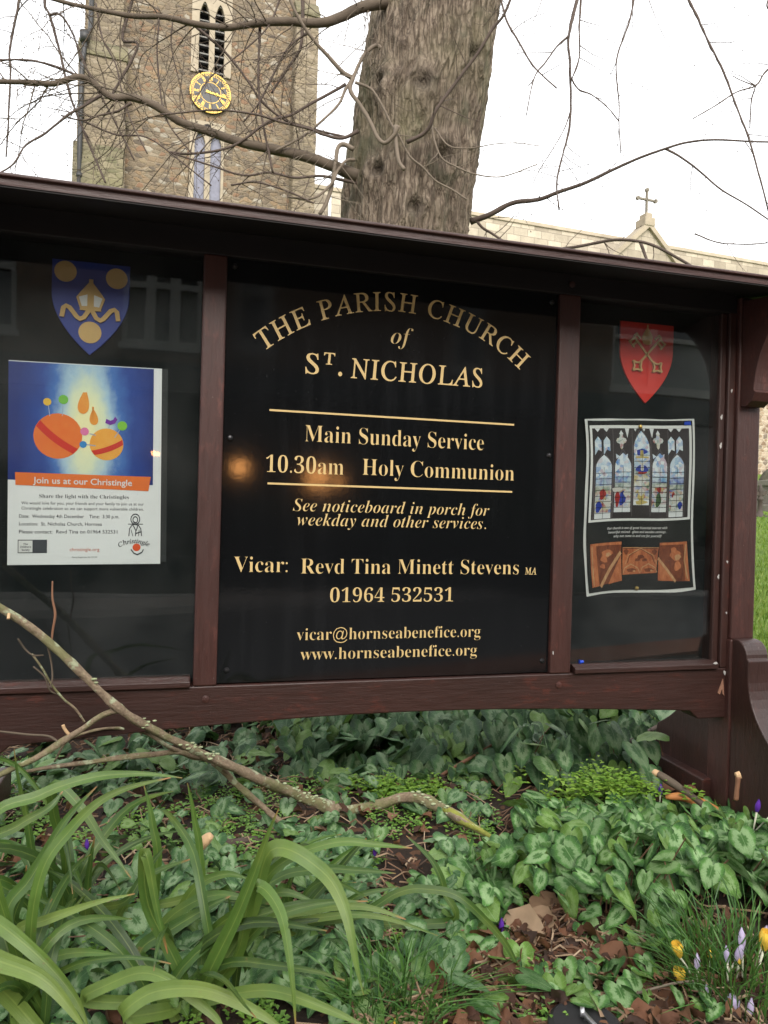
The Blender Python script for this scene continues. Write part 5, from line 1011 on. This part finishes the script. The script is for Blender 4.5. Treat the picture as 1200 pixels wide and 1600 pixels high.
# little weeds: sprigs of tiny oval leaves
def sprig(mb, x, y_, z, h, s, n, rnd):
    for k in range(n):
        t = k / n; a = k * 2.4 + rnd * 6; r = s * (1.1 - .5 * t); zz = z + h * t; dx, dy = math.cos(a), math.sin(a); w_ = r * .33; px_, py_ = -dy * w_, dx * w_; b = s * .25
        mb.add([(x + dx * b, y_ + dy * b, zz), (x + dx * (b + r * .5) + px_, y_ + dy * (b + r * .5) + py_, zz + r * .25), (x + dx * (b + r), y_ + dy * (b + r), zz + r * .18), (x + dx * (b + r * .5) - px_, y_ + dy * (b + r * .5) - py_, zz + r * .25)], [(0, 1, 2, 3)], None, max(.001, rnd))
M['weed'] = leaf_mat('weed_leaf', [(.07, .17, .03), (.15, .30, .05), (.21, .38, .06), (.14, .26, .08)], .5, .3)
M['weedlime'] = leaf_mat('lime_weed_leaf', [(.12, .26, .03), (.21, .38, .04), (.28, .42, .07)], .5, .35)
def weeds(name, n, pos, mt, hh, ss):
    mb = MB()
    for _ in range(n):
        q = pos()
        if q: sprig(mb, q[0], q[1], gz(q[0], q[1]) + .003 + (q[2] if len(q) > 2 else 0), rng.uniform(*hh), rng.uniform(*ss), rng.randint(5, 11), rng.random())
    tag(mb.build(name, mt, fix=False), kind='stuff')
def wp1():
    y_ = rng.uniform(.6, 2.2); x = rng.uniform(-1.3, .32 if y_ > 1.1 else 1.6); return (x, y_) if noise.noise(Vector((x * 5, y_ * 5, 80))) > -.08 else None
weeds('small_weeds', 4600, wp1, M['weed'], (.008, .03), (.009, .018))
def wp2():
    if rng.random() < .62: c = (.60, 1.98, .13, .07)
    else: c = (.06, 2.03, .14, .06)
    x, y_ = rng.gauss(c[0], c[2] * .6), rng.gauss(c[1], c[3] * .6); return (x, y_, .05 if c[0] > .3 and rng.random() < .5 else 0)
weeds('lime_green_weeds', 230, wp2, M['weedlime'], (.015, .055), (.015, .027))
# fallen leaves and litter
M['dead'] = leaf_mat('dead_leaf', [(.028, .014, .009), (.07, .030, .017), (.13, .055, .027), (.17, .085, .045), (.28, .20, .125)], .75, .08)
def dead(mb, x, y_, z, s, rnd, curl_=.5):
    n = 7; az = rng.uniform(0, 6.28); A = np.array(Matrix.Rotation(az, 3, 'Z') @ Matrix.Rotation(rng.gauss(0, .4), 3, 'X') @ Matrix.Rotation(rng.gauss(0, .4), 3, 'Y')); vs_ = []; sd = rng.uniform(0, 9)
    for i in range(n):
        t = i / (n - 1); w_ = .42 * math.sin(math.pi * (.06 + .9 * t)) ** .8
        for k in (-1, -.5, 0, .5, 1): vs_.append((k * w_ * (1 + .15 * math.sin(i * 2.1 + sd)), t - .5, curl_ * (.5 * k * k * w_ + .22 * math.sin(t * 4 + sd) + .10 * math.sin(k * 3 + i + sd))))
    W = np.array(vs_) @ A.T * s + np.array((x, y_, z)); mb.add(W.tolist(), [(i * 5 + k, i * 5 + k + 1, i * 5 + k + 6, i * 5 + k + 5) for i in range(n - 1) for k in range(4)], [(k / 4, i / (n - 1)) for i in range(n) for k in range(5)], max(.001, rnd))
mb = MB()
for _ in range(1750):
    r_ = rng.random()
    if r_ < .42: x, y_ = rng.uniform(.10, .70), rng.uniform(1.05, 1.42)
    elif r_ < .55: x, y_ = rng.uniform(-1.6, 1.8), rng.uniform(.5, 1.1)
    elif r_ < .75: x, y_ = rng.uniform(-1.1, .5), rng.uniform(1.3, 2.2)
    else: x, y_ = rng.uniform(-1.0, 1.2), rng.uniform(2.0, 2.9)
    dead(mb, x, y_, gz(x, y_) + rng.uniform(.004, .02), rng.uniform(.014, .042), rng.random() ** 1.3 * .82, 1.0)
for x, y_, s, q in ((.275, 1.36, .085, .97), (.315, 1.385, .075, .9), (.365, 1.13, .07, .95), (.20, 1.325, .06, .585), (.42, 1.27, .055, .575), (.45, 1.24, .07, .5), (.40, 1.33, .06, .4), (.10, 1.20, .06, .5), (.34, 1.45, .07, .85), (.80, 2.0, .05, .62), (.84, 1.99, .05, .5), (.74, 2.02, .04, .72)): dead(mb, x, y_, gz(x, y_) + .02 + (.03 if y_ > 1.9 else 0), s, q, .7)
tag(mb.build('fallen_leaves', M['dead'], smooth=True, fix=False), kind='stuff')
mb = MB()
for _ in range(1300):
    if rng.random() < .45: x, y_ = rng.uniform(.0, .7), rng.uniform(1.05, 1.45)
    else: x, y_ = rng.uniform(-1.2, .5), rng.uniform(1.3, 2.6)
    L = rng.uniform(.03, .16); a = rng.uniform(0, 6.28); p = [Vector((x, y_, gz(x, y_) + .006))]
    for k in range(4): a += rng.gauss(0, .4); q = p[-1] + Vector((math.cos(a), math.sin(a), 0)) * L / 4; q.z = gz(q.x, q.y) + .006 + rng.uniform(0, .018); p.append(q)
    mb.tube(p, [rng.uniform(.0011, .0022)] * 5, 4, False, rng.random() + .001)
tag(mb.build('twig_litter', leaf_mat('litter_stem', [(.06, .04, .03), (.16, .09, .055), (.30, .20, .12), (.40, .30, .20)], .8, 0.02), fix=False), kind='stuff')
# ------------------------------------------------------------------ strap-leaved plants
M['strap'] = leaf_mat('strap_leaf', [(.016, .040, .008), (.038, .088, .016), (.080, .150, .026), (.145, .205, .045)], .34, .12, (.28, .13, .05), True)
def strap(mb, P, w_, rnd, twist=0.0, fold=.22):
    n = len(P); vs_ = []; uv = []; fs = []; sd_ = rng.uniform(0, 50); P = [p + Vector((noise.noise(p * 9 + Vector((sd_, 0, 0))), noise.noise(p * 9 + Vector((0, sd_, 0))), noise.noise(p * 9 + Vector((0, 0, sd_))))) * .006 for p in P]
    for i, p in enumerate(P):
        t = i / (n - 1); tg = (P[min(i + 1, n - 1)] - P[max(0, i - 1)]).normalized(); vw = Vector((0, -.75, .55)); vw = (vw + Vector((twist, 0, 0))).normalized()
        sd = tg.cross(vw); sd = sd.normalized() if sd.length > .05 else Vector((1, 0, 0)); nr = sd.cross(tg).normalized()
        ww = w_ * min(1, .72 + t * 1.2) * (1 - max(0, (t - .45) / .55) ** 2.2) * .5 * (1 + .10 * noise.noise(Vector((t * 6, sd_, 0)))) + .0006
        for k in (-1, -.55, 0, .55, 1): vs_.append(p + sd * k * ww + nr * (abs(k) * ww * (fold + .25 * noise.noise(Vector((t * 3, sd_, 5)))))); uv.append((.5 + k / 2, t))
    for i in range(n - 1):
        for k in range(4): fs.append((i * 5 + k, i * 5 + k + 1, i * 5 + k + 6, i * 5 + k + 5))
    mb.add(vs_, fs, uv, max(.001, rnd))
PL = [('strap_leaf_plant', (40, 1665, 1.07), 'strap-leaved plant with long arching green blades in the bottom left corner'),
      ('strap_leaf_plant', (300, 1625, 1.13), 'strap-leaved plant with broad upright and drooping blades, right-hand one in front of the fallen branch'),
      ('strap_leaf_plant', (110, 1520, 1.36), 'strap-leaved plant with thin upright blades behind the bottom left corner one'),
      ('strap_leaf_plant', (440, 1540, 1.34), 'strap-leaved plant with short sideways blades beside the fine crocus grass')]
LV = [(1, [(320, 1530), (372, 1430), (437, 1262)], 42, .55, 1.10, 1.05), (1, [(385, 1450), (422, 1328), (500, 1362), (545, 1440), (569, 1550)], 44, .75, 1.14, 1.0), (1, [(375, 1480), (398, 1386), (432, 1420), (452, 1500), (464, 1610)], 38, .70, 1.12, 1.0),
      (0, [(-60, 1470), (0, 1500), (75, 1540), (140, 1620)], 48, .95, 1.0, .96), (0, [(-60, 1420), (0, 1442), (60, 1490), (115, 1560), (140, 1610)], 36, .8, 1.05, 1.0), (1, [(130, 1560), (200, 1525), (260, 1530), (330, 1585), (350, 1620)], 34, .85, 1.06, 1.0), (1, [(190, 1590), (240, 1550), (320, 1545), (400, 1578), (450, 1620)], 42, .9, 1.02, .97), (1, [(330, 1560), (420, 1552), (500, 1570), (580, 1612)], 30, .75, 1.08, 1.02),
      (0, [(25, 1460), (70, 1436), (130, 1416), (212, 1397)], 25, .98, 1.10, 1.12), (0, [(-20, 1290), (60, 1245), (140, 1215), (200, 1208), (285, 1214)], 27, .6, 1.02, 1.12), (0, [(60, 1370), (110, 1300), (170, 1245), (265, 1216)], 28, .65, 1.08, 1.15), (2, [(95, 1480), (62, 1380), (42, 1280), (22, 1170)], 30, .35, 1.3, 1.28), (2, [(210, 1480), (245, 1350), (238, 1290), (222, 1226)], 22, .5, 1.34, 1.36), (2, [(300, 1400), (312, 1330), (305, 1280), (295, 1222)], 20, .55, 1.34, 1.36),
      (1, [(230, 1420), (222, 1330), (238, 1390), (259, 1494)], 32, .45, 1.14, 1.1), (2, [(195, 1410), (220, 1375), (240, 1345), (257, 1322)], 20, .1, 1.25, 1.25), (2, [(115, 1540), (130, 1440), (150, 1300)], 32, .25, 1.3, 1.3), (2, [(28, 1440), (33, 1400), (38, 1352)], 22, .1, 1.25, 1.25), (2, [(80, 1230), (130, 1270), (165, 1320), (203, 1372)], 24, .5, 1.25, 1.2), (0, [(10, 1430), (50, 1370), (100, 1290), (150, 1230)], 34, .45, 1.12, 1.18),
      (3, [(390, 1420), (440, 1370), (500, 1358), (560, 1360), (619, 1366)], 24, .4, 1.3, 1.25), (1, [(400, 1400), (440, 1350), (520, 1318), (590, 1318), (645, 1324)], 24, .7, 1.15, 1.12), (3, [(430, 1440), (500, 1420), (560, 1418), (633, 1438)], 22, .85, 1.25, 1.22), (3, [(420, 1450), (500, 1432), (590, 1432), (685, 1466)], 20, .6, 1.22, 1.18), (3, [(560, 1430), (620, 1395), (665, 1388), (720, 1402), (780, 1462), (812, 1520), (828, 1562)], 20, .3, 1.28, 1.22), (3, [(690, 1440), (692, 1390), (675, 1345), (636, 1306)], 22, .3, 1.34, 1.34), (3, [(460, 1440), (510, 1380), (545, 1340), (573, 1312)], 18, .05, 1.28, 1.28),
      (1, [(320, 1480), (380, 1420), (440, 1395), (500, 1415)], 26, .5, 1.18, 1.16), (2, [(200, 1500), (270, 1430), (340, 1400), (430, 1416)], 30, .5, 1.25, 1.2), (2, [(240, 1460), (300, 1390), (350, 1366), (390, 1372)], 22, .55, 1.28, 1.25), (1, [(220, 1490), (270, 1450), (320, 1420), (360, 1400)], 34, .3, 1.18, 1.2), (2, [(150, 1500), (190, 1420), (230, 1370), (300, 1340)], 24, .45, 1.3, 1.3), (0, [(-30, 1340), (30, 1290), (80, 1260), (100, 1235)], 28, .3, 1.15, 1.2), (3, [(410, 1560), (425, 1480), (440, 1420), (470, 1330)], 26, .25, 1.3, 1.34), (3, [(470, 1500), (520, 1440), (560, 1400), (620, 1385)], 22, .35, 1.32, 1.34), (1, [(350, 1620), (385, 1520), (370, 1460), (356, 1400)], 30, .2, 1.18, 1.2), (0, [(-30, 1560), (20, 1480), (60, 1440), (80, 1400)], 30, .3, 1.1, 1.14)]
plants = []
for nm, (px, py, d), lb in PL:
    p = at(px, py, d); p.z = gz(p.x, p.y); plants.append((empty(nm, p, 0, lb, 'plant', 'strap-leaved plants in the bed'), p))
for k, pts, wpx, rnd, d0, d1 in LV:
    e, b = plants[k]; n = len(pts); Q = [at(x, y_, d0 + (d1 - d0) * i / (n - 1)) for i, (x, y_) in enumerate(pts)]; f = Q[0]
    lo = Vector((b.x * .7 + f.x * .3, b.y * .7 + f.y * .3, b.z * .6 + f.z * .4)) if f.z > b.z + .05 else None
    ch = [b + Vector((rng.gauss(0, .02), rng.gauss(0, .02), 0))] + ([lo] if lo is not None and (f - b).length > .12 else []) + Q
    P = [Vector(q) for q in spline(ch, 7)]; P = [q - b for q in P]; m = MB(); strap(m, P, wpx * .58 / FPX * (d0 + d1) / 2, rnd * .95, rng.gauss(0, .35)); m.build('leaf', M['strap'], e, smooth=True, fix=False)
for k, (e, b) in enumerate(plants):
    for _ in range((8, 12, 15, 8)[k]):
        a = rng.uniform(0, 2 * math.pi); L = rng.uniform(.17, .34) * (.72 if k == 3 else 1); hh = rng.uniform(.7, 1.4); q_ = rng.uniform(0, 1.2); hh *= 1 - .42 * q_; P = []; dx, dy = math.cos(a), math.sin(a) * .8; bx, by = rng.gauss(0, .035), rng.gauss(0, .03)
        for i in range(14):
            t = i / 13; P.append(Vector((bx + dx * L * t * (.35 + .65 * t), by + dy * L * t * (.35 + .65 * t), L * hh * ((1.9 - .45 * q_) * t - (1.45 - q_) * t * t))))
        m = MB(); strap(m, P, rng.uniform(.008, .017), rng.random() * .5, rng.gauss(0, .5)); m.build('leaf', M['strap'], e, smooth=True, fix=False)
# ------------------------------------------------------------------ fine crocus grass and crocuses
M['cgrass'] = leaf_mat('crocus_grass', [(.03, .085, .022), (.06, .15, .03), (.10, .21, .05)], .4, .15, None, False)
def clump(label, cx_, cy_, rx, ry, n, hh):
    m = MB(); c = Vector((cx_, cy_, gz(cx_, cy_)))
    for _ in range(n):
        r_ = math.sqrt(rng.random()); a = rng.uniform(0, 6.28); x, y_ = r_ * rx * math.cos(a), r_ * ry * math.sin(a); h = rng.uniform(*hh); lx, ly = x * rng.uniform(.3, 1.1) + rng.gauss(0, .035), y_ * .5 + rng.gauss(0, .025) - .01; wd = rng.uniform(.0009, .0016); pa = rng.uniform(0, 3.14); dx, dy = math.cos(pa) * wd, math.sin(pa) * wd; z = gz(cx_ + x, cy_ + y_) - c.z; vs_ = []
        for t in (0, .33, .66, .88): vs_ += [(x + lx * t * t - dx, y_ + ly * t * t - dy, z + h * t * (1 - .25 * t)), (x + lx * t * t + dx, y_ + ly * t * t + dy, z + h * t * (1 - .25 * t))]
        vs_.append((x + lx, y_ + ly, z + h * .76)); m.add(vs_, [(0, 1, 3, 2), (2, 3, 5, 4), (4, 5, 7, 6), (6, 7, 8)], [(0, 0)] * 9, rng.random() + .001)
    o = m.build('grass_clump', M['cgrass'], loc=c, fix=False); tag(o, label, 'grass clump', 'clumps of fine crocus grass')
clump('clump of fine dark crocus grass between the strap leaves and the dead leaves', .045, 1.16, .10, .08, 270, (.05, .125))
clump('clump of fine dark crocus grass around the yellow and lilac crocuses at the right edge', .61, 1.22, .115, .11, 480, (.07, .165))
PET = {'yellow': simple('yellow_petal', (.78, .52, .07), .5, .3, var=.15, scale=90), 'lilac': simple('lilac_petal', (.42, .36, .52), .5, .3, var=.2, scale=60), 'purple': simple('purple_petal', (.10, .028, .30), .5, .3, var=.25, scale=60)}
M['tube'] = simple('crocus_tube', (.55, .55, .42), .6); M['stamen'] = simple('orange_stamen', (.75, .25, .02), .6)
def crocus(px, py, d, col, kind, label, grp, size=1.0, lean=0.0):
    p = at(px, py, d); g_ = gz(p.x, p.y); h = max(.02, p.z - g_); o = empty('crocus', (p.x, p.y, g_), rng.uniform(0, 6), label, 'crocus', grp); tp = Vector((lean * .02, 0, h - .008))
    m = MB(); m.tube([(0, 0, 0), (lean * .005, 0, h * .5), tp], [.0016, .0017, .0022], 6); m.build('stem', M['tube'], o, smooth=True)
    L = .034 * size * (.72 if col == 'yellow' else .9)
    for k in range(6 if kind != 'bud' else 3):
        a = k * math.pi / 3 + (.5 if k % 2 else 0); a = k * 2 * math.pi / (6 if kind != 'bud' else 3); op = {'open': .62, 'cup': .30, 'bud': .05}[kind]; rr = .0035 if kind != 'bud' else .0042; m = MB(); vs_ = []
        for i in range(8):
            t = i / 7; rad_ = rr + (L * .42 * math.sin(min(1, t * 1.25) * math.pi / 2) * (op * 1.3 + .15)) * (1 - .35 * max(0, t - .7) / .3 * (1 if kind != 'open' else -1)) ; rad_ = rad_ if kind != 'bud' else .0048 * size * math.sin(math.pi * (.18 + .80 * t)) + .0006
            w_ = (.0095 if kind != 'bud' else .0062) * size * math.sin(math.pi * (.14 + .80 * t)) ** .8
            for q in (-1, -.5, 0, .5, 1):
                aa = a + q * w_ / max(rad_, .004) * (.9 if kind != 'bud' else .9); rq = rad_ * (1 + .08 * q * q); vs_.append((tp.x + math.cos(aa) * rq, tp.y + math.sin(aa) * rq, tp.z + L * t))
        m.add(vs_, [(i * 5 + q, i * 5 + q + 1, i * 5 + q + 6, i * 5 + q + 5) for i in range(7) for q in range(4)]); m.build('petal', PET[col], o, smooth=True, fix=False)
    if kind == 'open' or kind == 'cup': m = MB(); m.tube([tp, tp + Vector((0, 0, L * .6))], [.001, .0018], 5); m.build('stamen', M['stamen'], o)
    rxx = rng.gauss(0, .12); o.rotation_euler = (rxx, lean * .5, 0)
for a in ((1087, 1480, 1.22, 'yellow', 'cup', 'yellow crocus opening at the left edge of the right-hand grass clump', 1.05, -.6), (1072, 1530, 1.20, 'yellow', 'cup', 'drooping yellow crocus, lowest of the yellow ones', 1.1, -.3), (1178, 1470, 1.21, 'yellow', 'cup', 'largest yellow crocus, at the right edge of the photo', 1.35, .2), (1112, 1492, 1.23, 'yellow', 'bud', 'small yellow crocus bud between the yellow crocus and the lilac one', .7, 0), (1150, 1492, 1.22, 'yellow', 'bud', 'tiny yellow crocus bud beside the short pale lilac bud', .5, 0), (690, 1562, 1.15, 'yellow', 'bud', 'tiny pale yellow bud in the middle grass clump', .55, .3), (618, 1600, 1.10, 'yellow', 'bud', 'tiny yellow bud at the bottom of the middle grass clump', .5, 0)):
    crocus(a[0], a[1], a[2], a[3], a[4], a[5], 'yellow crocuses', a[6], a[7])
for a in ((1128, 1488, 1.22, 'bud', 'tallest lilac crocus bud with a violet tip, leaning right', 1.15, .5), (1163, 1478, 1.21, 'bud', 'pale lilac crocus bud in front of the largest yellow crocus', 1.1, 0), (1140, 1500, 1.20, 'bud', 'short pale lilac crocus bud below the violet-tipped one', .85, 0), (1091, 1510, 1.2, 'bud', 'thin pale lilac bud beside the left yellow crocus', .9, 0), (1104, 1572, 1.16, 'bud', 'pale lilac bud standing over the open lilac crocus', .9, 0), (1115, 1588, 1.15, 'cup', 'open lilac crocus lying low at the bottom edge', .9, .9), (1166, 1592, 1.14, 'bud', 'lilac bud at the bottom right corner', .9, .2), (1178, 1450, 1.25, 'bud', 'narrow lilac bud behind the largest yellow crocus', .8, .2)):
    crocus(a[0], a[1], a[2], 'lilac', a[3], a[4], 'lilac crocuses', a[5], a[6])
for a in ((1160, 1243, 1.76, 'tall leaning purple crocus bud in front of the sign foot', 1.5, .8), (1173, 1252, 1.75, 'short purple crocus bud right of the tall one', 1.1, 0), (1031, 1236, 1.97, 'purple crocus bud beside the cut stick', 1.0, 0), (585, 1354, 1.66, 'small purple crocus beside the tip of the strap leaves', .8, 0), (135, 1364, 1.62, 'dark purple crocus among the small leaves on the left', .9, 0), (783, 1462, 1.36, 'dull purple bud by the long arching blade', .9, 0)):
    crocus(a[0], a[1], a[2], 'purple', 'bud', a[3], 'purple crocuses', a[4], a[5])
# ------------------------------------------------------------------ the fallen branch and loose sticks
def lichen_mat():
    m, n = mat('lichen_bark'); g = G(n); c = g.coord(); a = g.noise(c, 13, 6, .65); f = g.noise(c, 90, 5, .7)
    k = g.ramp(f, [(.3, (.14, .10, .07)), (.6, (.26, .20, .135)), (.8, (.34, .28, .20))]); k = g.mix(g.ramp(a, [(.48, 0), (.60, .7)]), k, (.155, .165, .07)); k = g.mix(g.ramp(g.noise(c, 34, 4, .6), [(.58, 0), (.64, .8)]), k, (.36, .40, .26))
    g.out(g.pbr(k, .9, g.bump(g.math('ADD', f, a), .8, .006), .2)); return m
M['lichen'] = lichen_mat(); M['moss'] = simple('yellow_moss', (.21, .22, .045), .9, .2, var=.4, scale=60, bump=.8, bd=.004); M['cut'] = simple('cut_wood', (.50, .33, .18), .8, var=.2, scale=50); M['redstem'] = simple('red_brown_stem', (.20, .095, .05), .7, var=.35, scale=30)
FO = at(540, 1266, 1.92); fb = empty('fallen_branch', FO, 0, 'fallen branch crusted with lichen, propped up on the left in front of the board', 'branch')
RAD = []
def stick(name, pts, mt, parent, org, n=9, wob=.35, lump=0.0, step=7):
    C = spline([(*at(p[0], p[1], p[2]), p[3] / FPX * p[2] * .5 * (.72 if parent.name.startswith('fallen') else 1)) for p in pts], step); P = [Vector(c[:3]) - org for c in C]; rad = [max(.0012, c[3]) for c in C]
    P = [p + Vector((noise.noise(p * 14 + Vector((3, 0, 0))), 0, noise.noise(p * 14))) * r * .5 for p, r in zip(P, rad)]
    if lump: rad = [r * (1 + lump * max(0, noise.noise(p * 30))) for r, p in zip(rad, P)]
    m = MB(); m.tube(P, rad, n, True, 0, wob); o = m.build(name, mt, parent, smooth=True, fix=False); RAD[:] = rad; return o, P
a, P = stick('main_stem', [(-60, 905, 1.34, 16), (0, 950, 1.37, 16), (60, 990, 1.40, 17), (125, 1050, 1.43, 16), (185, 1106, 1.46, 17), (250, 1145, 1.53, 17), (330, 1184, 1.64, 19), (440, 1232, 1.80, 20), (500, 1258, 1.86, 22), (545, 1266, 1.89, 23), (600, 1253, 1.90, 20), (648, 1246, 1.90, 23), (690, 1262, 1.86, 21), (730, 1286, 1.78, 16), (774, 1312, 1.69, 7)], M['lichen'], fb, FO, 14, .35, .45, 9); main_rad = list(RAD)
stick('side_branch', [(186, 1108, 1.46, 13.3), (160, 1118, 1.46, 12.5), (130, 1138, 1.46, 12.5), (100, 1158, 1.46, 14.0), (70, 1178, 1.46, 13.3), (30, 1198, 1.45, 12.5), (-30, 1225, 1.44, 10.9)], M['lichen'], fb, FO, 10)
stick('side_branch', [(330, 1186, 1.66, 14.0), (280, 1176, 1.64, 11.7), (220, 1180, 1.60, 11.7), (150, 1190, 1.56, 10.9), (90, 1197, 1.52, 9.4), (40, 1206, 1.5, 7.0)], M['lichen'], fb, FO, 10)
stick('side_branch', [(330, 1186, 1.68, 12.5), (300, 1182, 1.67, 10.1), (265, 1168, 1.62, 8.6), (225, 1145, 1.58, 7.0), (180, 1138, 1.54, 7.0), (140, 1143, 1.52, 6.2), (105, 1158, 1.5, 4.7), (85, 1190, 1.5, 3.1)], M['lichen'], fb, FO, 9, .4, .5)
stick('side_branch', [(335, 1190, 1.70, 15.6), (370, 1225, 1.74, 14.0), (410, 1260, 1.78, 12.5), (450, 1290, 1.78, 11.7), (490, 1300, 1.78, 10.1), (510, 1298, 1.79, 7.0)], M['lichen'], fb, FO, 9, .4, .6)
stick('twig', [(72, 1000, 1.41, 5.5), (80, 1035, 1.42, 3.9), (82, 1060, 1.42, 3.9), (78, 1075, 1.42, 3.1)], M['limb'], fb, FO, 6); stick('twig', [(28, 998, 1.40, 3.9), (40, 1015, 1.41, 3.9), (52, 1024, 1.41, 3.9), (68, 1024, 1.42, 3.1)], M['limb'], fb, FO, 6)
stick('twig', [(50, 1022, 1.41, 4.7), (68, 1048, 1.42, 4.7), (80, 1068, 1.43, 4.7), (100, 1092, 1.44, 4.7), (118, 1108, 1.45, 4.7), (132, 1128, 1.46, 4.7)], M['lichen'], fb, FO, 6); stick('twig', [(52, 1042, 1.41, 3.9), (70, 1058, 1.42, 3.9), (78, 1078, 1.43, 3.9), (90, 1085, 1.44, 3.1)], M['limb'], fb, FO, 6)
stick('twig', [(-20, 1140, 1.44, 4.7), (40, 1147, 1.45, 5.5), (75, 1150, 1.46, 5.5), (92, 1160, 1.46, 4.7)], M['limb'], fb, FO, 6); stick('twig', [(80, 1006, 1.42, 4.7), (82, 985, 1.42, 4.7), (86, 960, 1.42, 4.7), (82, 935, 1.42, 4.7), (82, 908, 1.42, 3.1)], M['redstem'], fb, FO, 6)
o, _ = stick('stub', [(108, 1148, 1.46, 7), (102, 1140, 1.457, 7), (99, 1133, 1.455, 7)], M['cut'], fb, FO, 7); stick('stub', [(14, 960, 1.37, 7), (13, 968, 1.362, 7)], M['cut'], fb, FO, 7)
# lichen crust as small lobes, moss on the butt end
mb = MB()
for _ in range(620):
    i = rng.randrange(28, len(P) - 1); p = P[i] + Vector((rng.gauss(0, .005), -.004 + rng.gauss(0, .004), .006 + rng.gauss(0, .005))); s = rng.uniform(.0025, .006)
    if noise.noise(p * 11) < .05: continue
    mb.lathe([(0, -s * .5), (s, -s * .1), (s * 1.1, s * .25), (0, s * .5)], p, 6)
tag(mb.build('lichen_crust', simple('grey_green_lichen', (.33, .37, .22), .95, .1, var=.4, scale=50), fb, fix=False), kind='stuff')
k0 = int(len(P) * .86); m = MB(); m.tube([p + Vector((0, -.0012, .0015)) for p in P[k0:]], [r * (.86 + .22 * i / (len(P) - k0)) for i, r in enumerate(main_rad[k0:])], 14, True, 0, .45); m.build('moss', M['moss'], fb, smooth=True, fix=False)
def loose(label, pts, mt, cutend=None, wob=.35, cat='stick'):
    q = at(*pts[0][:3]); e = empty('stick', q, 0, label, cat, 'loose sticks on the bed'); stick('stem', pts, mt, e, q, 8, wob)
    if cutend: stick('cut_end', cutend, M['cut'], e, q, 8, .5)
loose('dark stick with a pale broken end, under the fallen branch', [(250, 1405, 1.5, 12), (290, 1350, 1.55, 14), (320, 1325, 1.62, 14), (370, 1318, 1.70, 15), (430, 1312, 1.76, 14), (480, 1300, 1.80, 10)], M['twig'], [(312, 1322, 1.57, 14), (320, 1312, 1.565, 16), (328, 1306, 1.56, 10)])
loose('cut grey stick lying against the foot of the board', [(1026, 1208, 1.98, 11), (1045, 1222, 1.96, 11), (1072, 1240, 1.93, 11), (1100, 1258, 1.9, 10)], M['limb'], [(1022, 1205, 1.985, 10), (1028, 1209, 1.975, 12)])
loose('upright sawn-off stem in front of the sign foot', [(1150, 1250, 1.78, 8), (1152, 1228, 1.78, 8), (1153, 1213, 1.78, 9)], M['redstem'], [(1150, 1212, 1.78, 10), (1156, 1210, 1.78, 11)])
loose('thin straw-coloured stem lying below the cyclamen leaves', [(640, 1440, 1.42, 3.5), (700, 1450, 1.41, 4), (790, 1468, 1.385, 4), (860, 1475, 1.38, 3)], M['redstem'], None, .1)
loose('thin brown stick behind the leaves under the right end of the board', [(975, 1165, 2.22, 6), (1005, 1147, 2.28, 7), (1035, 1132, 2.36, 7), (1050, 1126, 2.4, 5)], M['twig'])
loose('pale thin stem leaning in the soil right of the fallen branch', [(660, 1230, 2.1, 5), (700, 1205, 2.14, 6), (740, 1182, 2.2, 5), (775, 1160, 2.26, 4)], M['redstem'], None, .1)
loose('pale twig lying in front of the right-hand crocus clump', [(975, 1560, 1.16, 4), (1020, 1545, 1.17, 4), (1060, 1535, 1.18, 4), (1100, 1532, 1.19, 3)], M['shoot'], None, .1)
loose('orange dead blade lying over the cyclamen leaves near the foot', [(1040, 1245, 1.95, 8), (1075, 1248, 1.93, 16), (1110, 1262, 1.90, 18), (1140, 1278, 1.87, 10)], simple('orange_dead_blade', (.42, .17, .05), .7, var=.3, scale=20), None, .2, 'dead blade')
loose('curled orange dead blade at the right edge beyond the cyclamen leaves', [(1140, 1262, 1.93, 8), (1165, 1272, 1.90, 13), (1195, 1288, 1.88, 11), (1225, 1300, 1.86, 8)], simple('tan_dead_blade', (.46, .22, .09), .7, var=.3, scale=20), None, .2, 'dead blade')
# black plate with a bolt, half out of the picture
p = at(915, 1618, 1.09); p.z = gz(p.x, p.y); e = empty('ground_plate', p, R(-10), 'black plate with a silver bolt lying in the dead leaves', 'metal plate')
m = MB(); m.lathe([(.055, 0), (.056, .018), (.048, .024), (0, .024)], (0, 0, .004), 26); m.build('disc', M['black'], e, bevel=.002)
m = MB(); m.tube([(-.004, .006, .036), (.012, -.016, .034), (.022, -.030, .033)], [.0042, .0036, .0036], 8); m.lathe([(.007, -.003), (.007, .003)], (-.005, .008, .036), 8, 'x'); m.build('bolt', M['steel'], e, smooth=True)
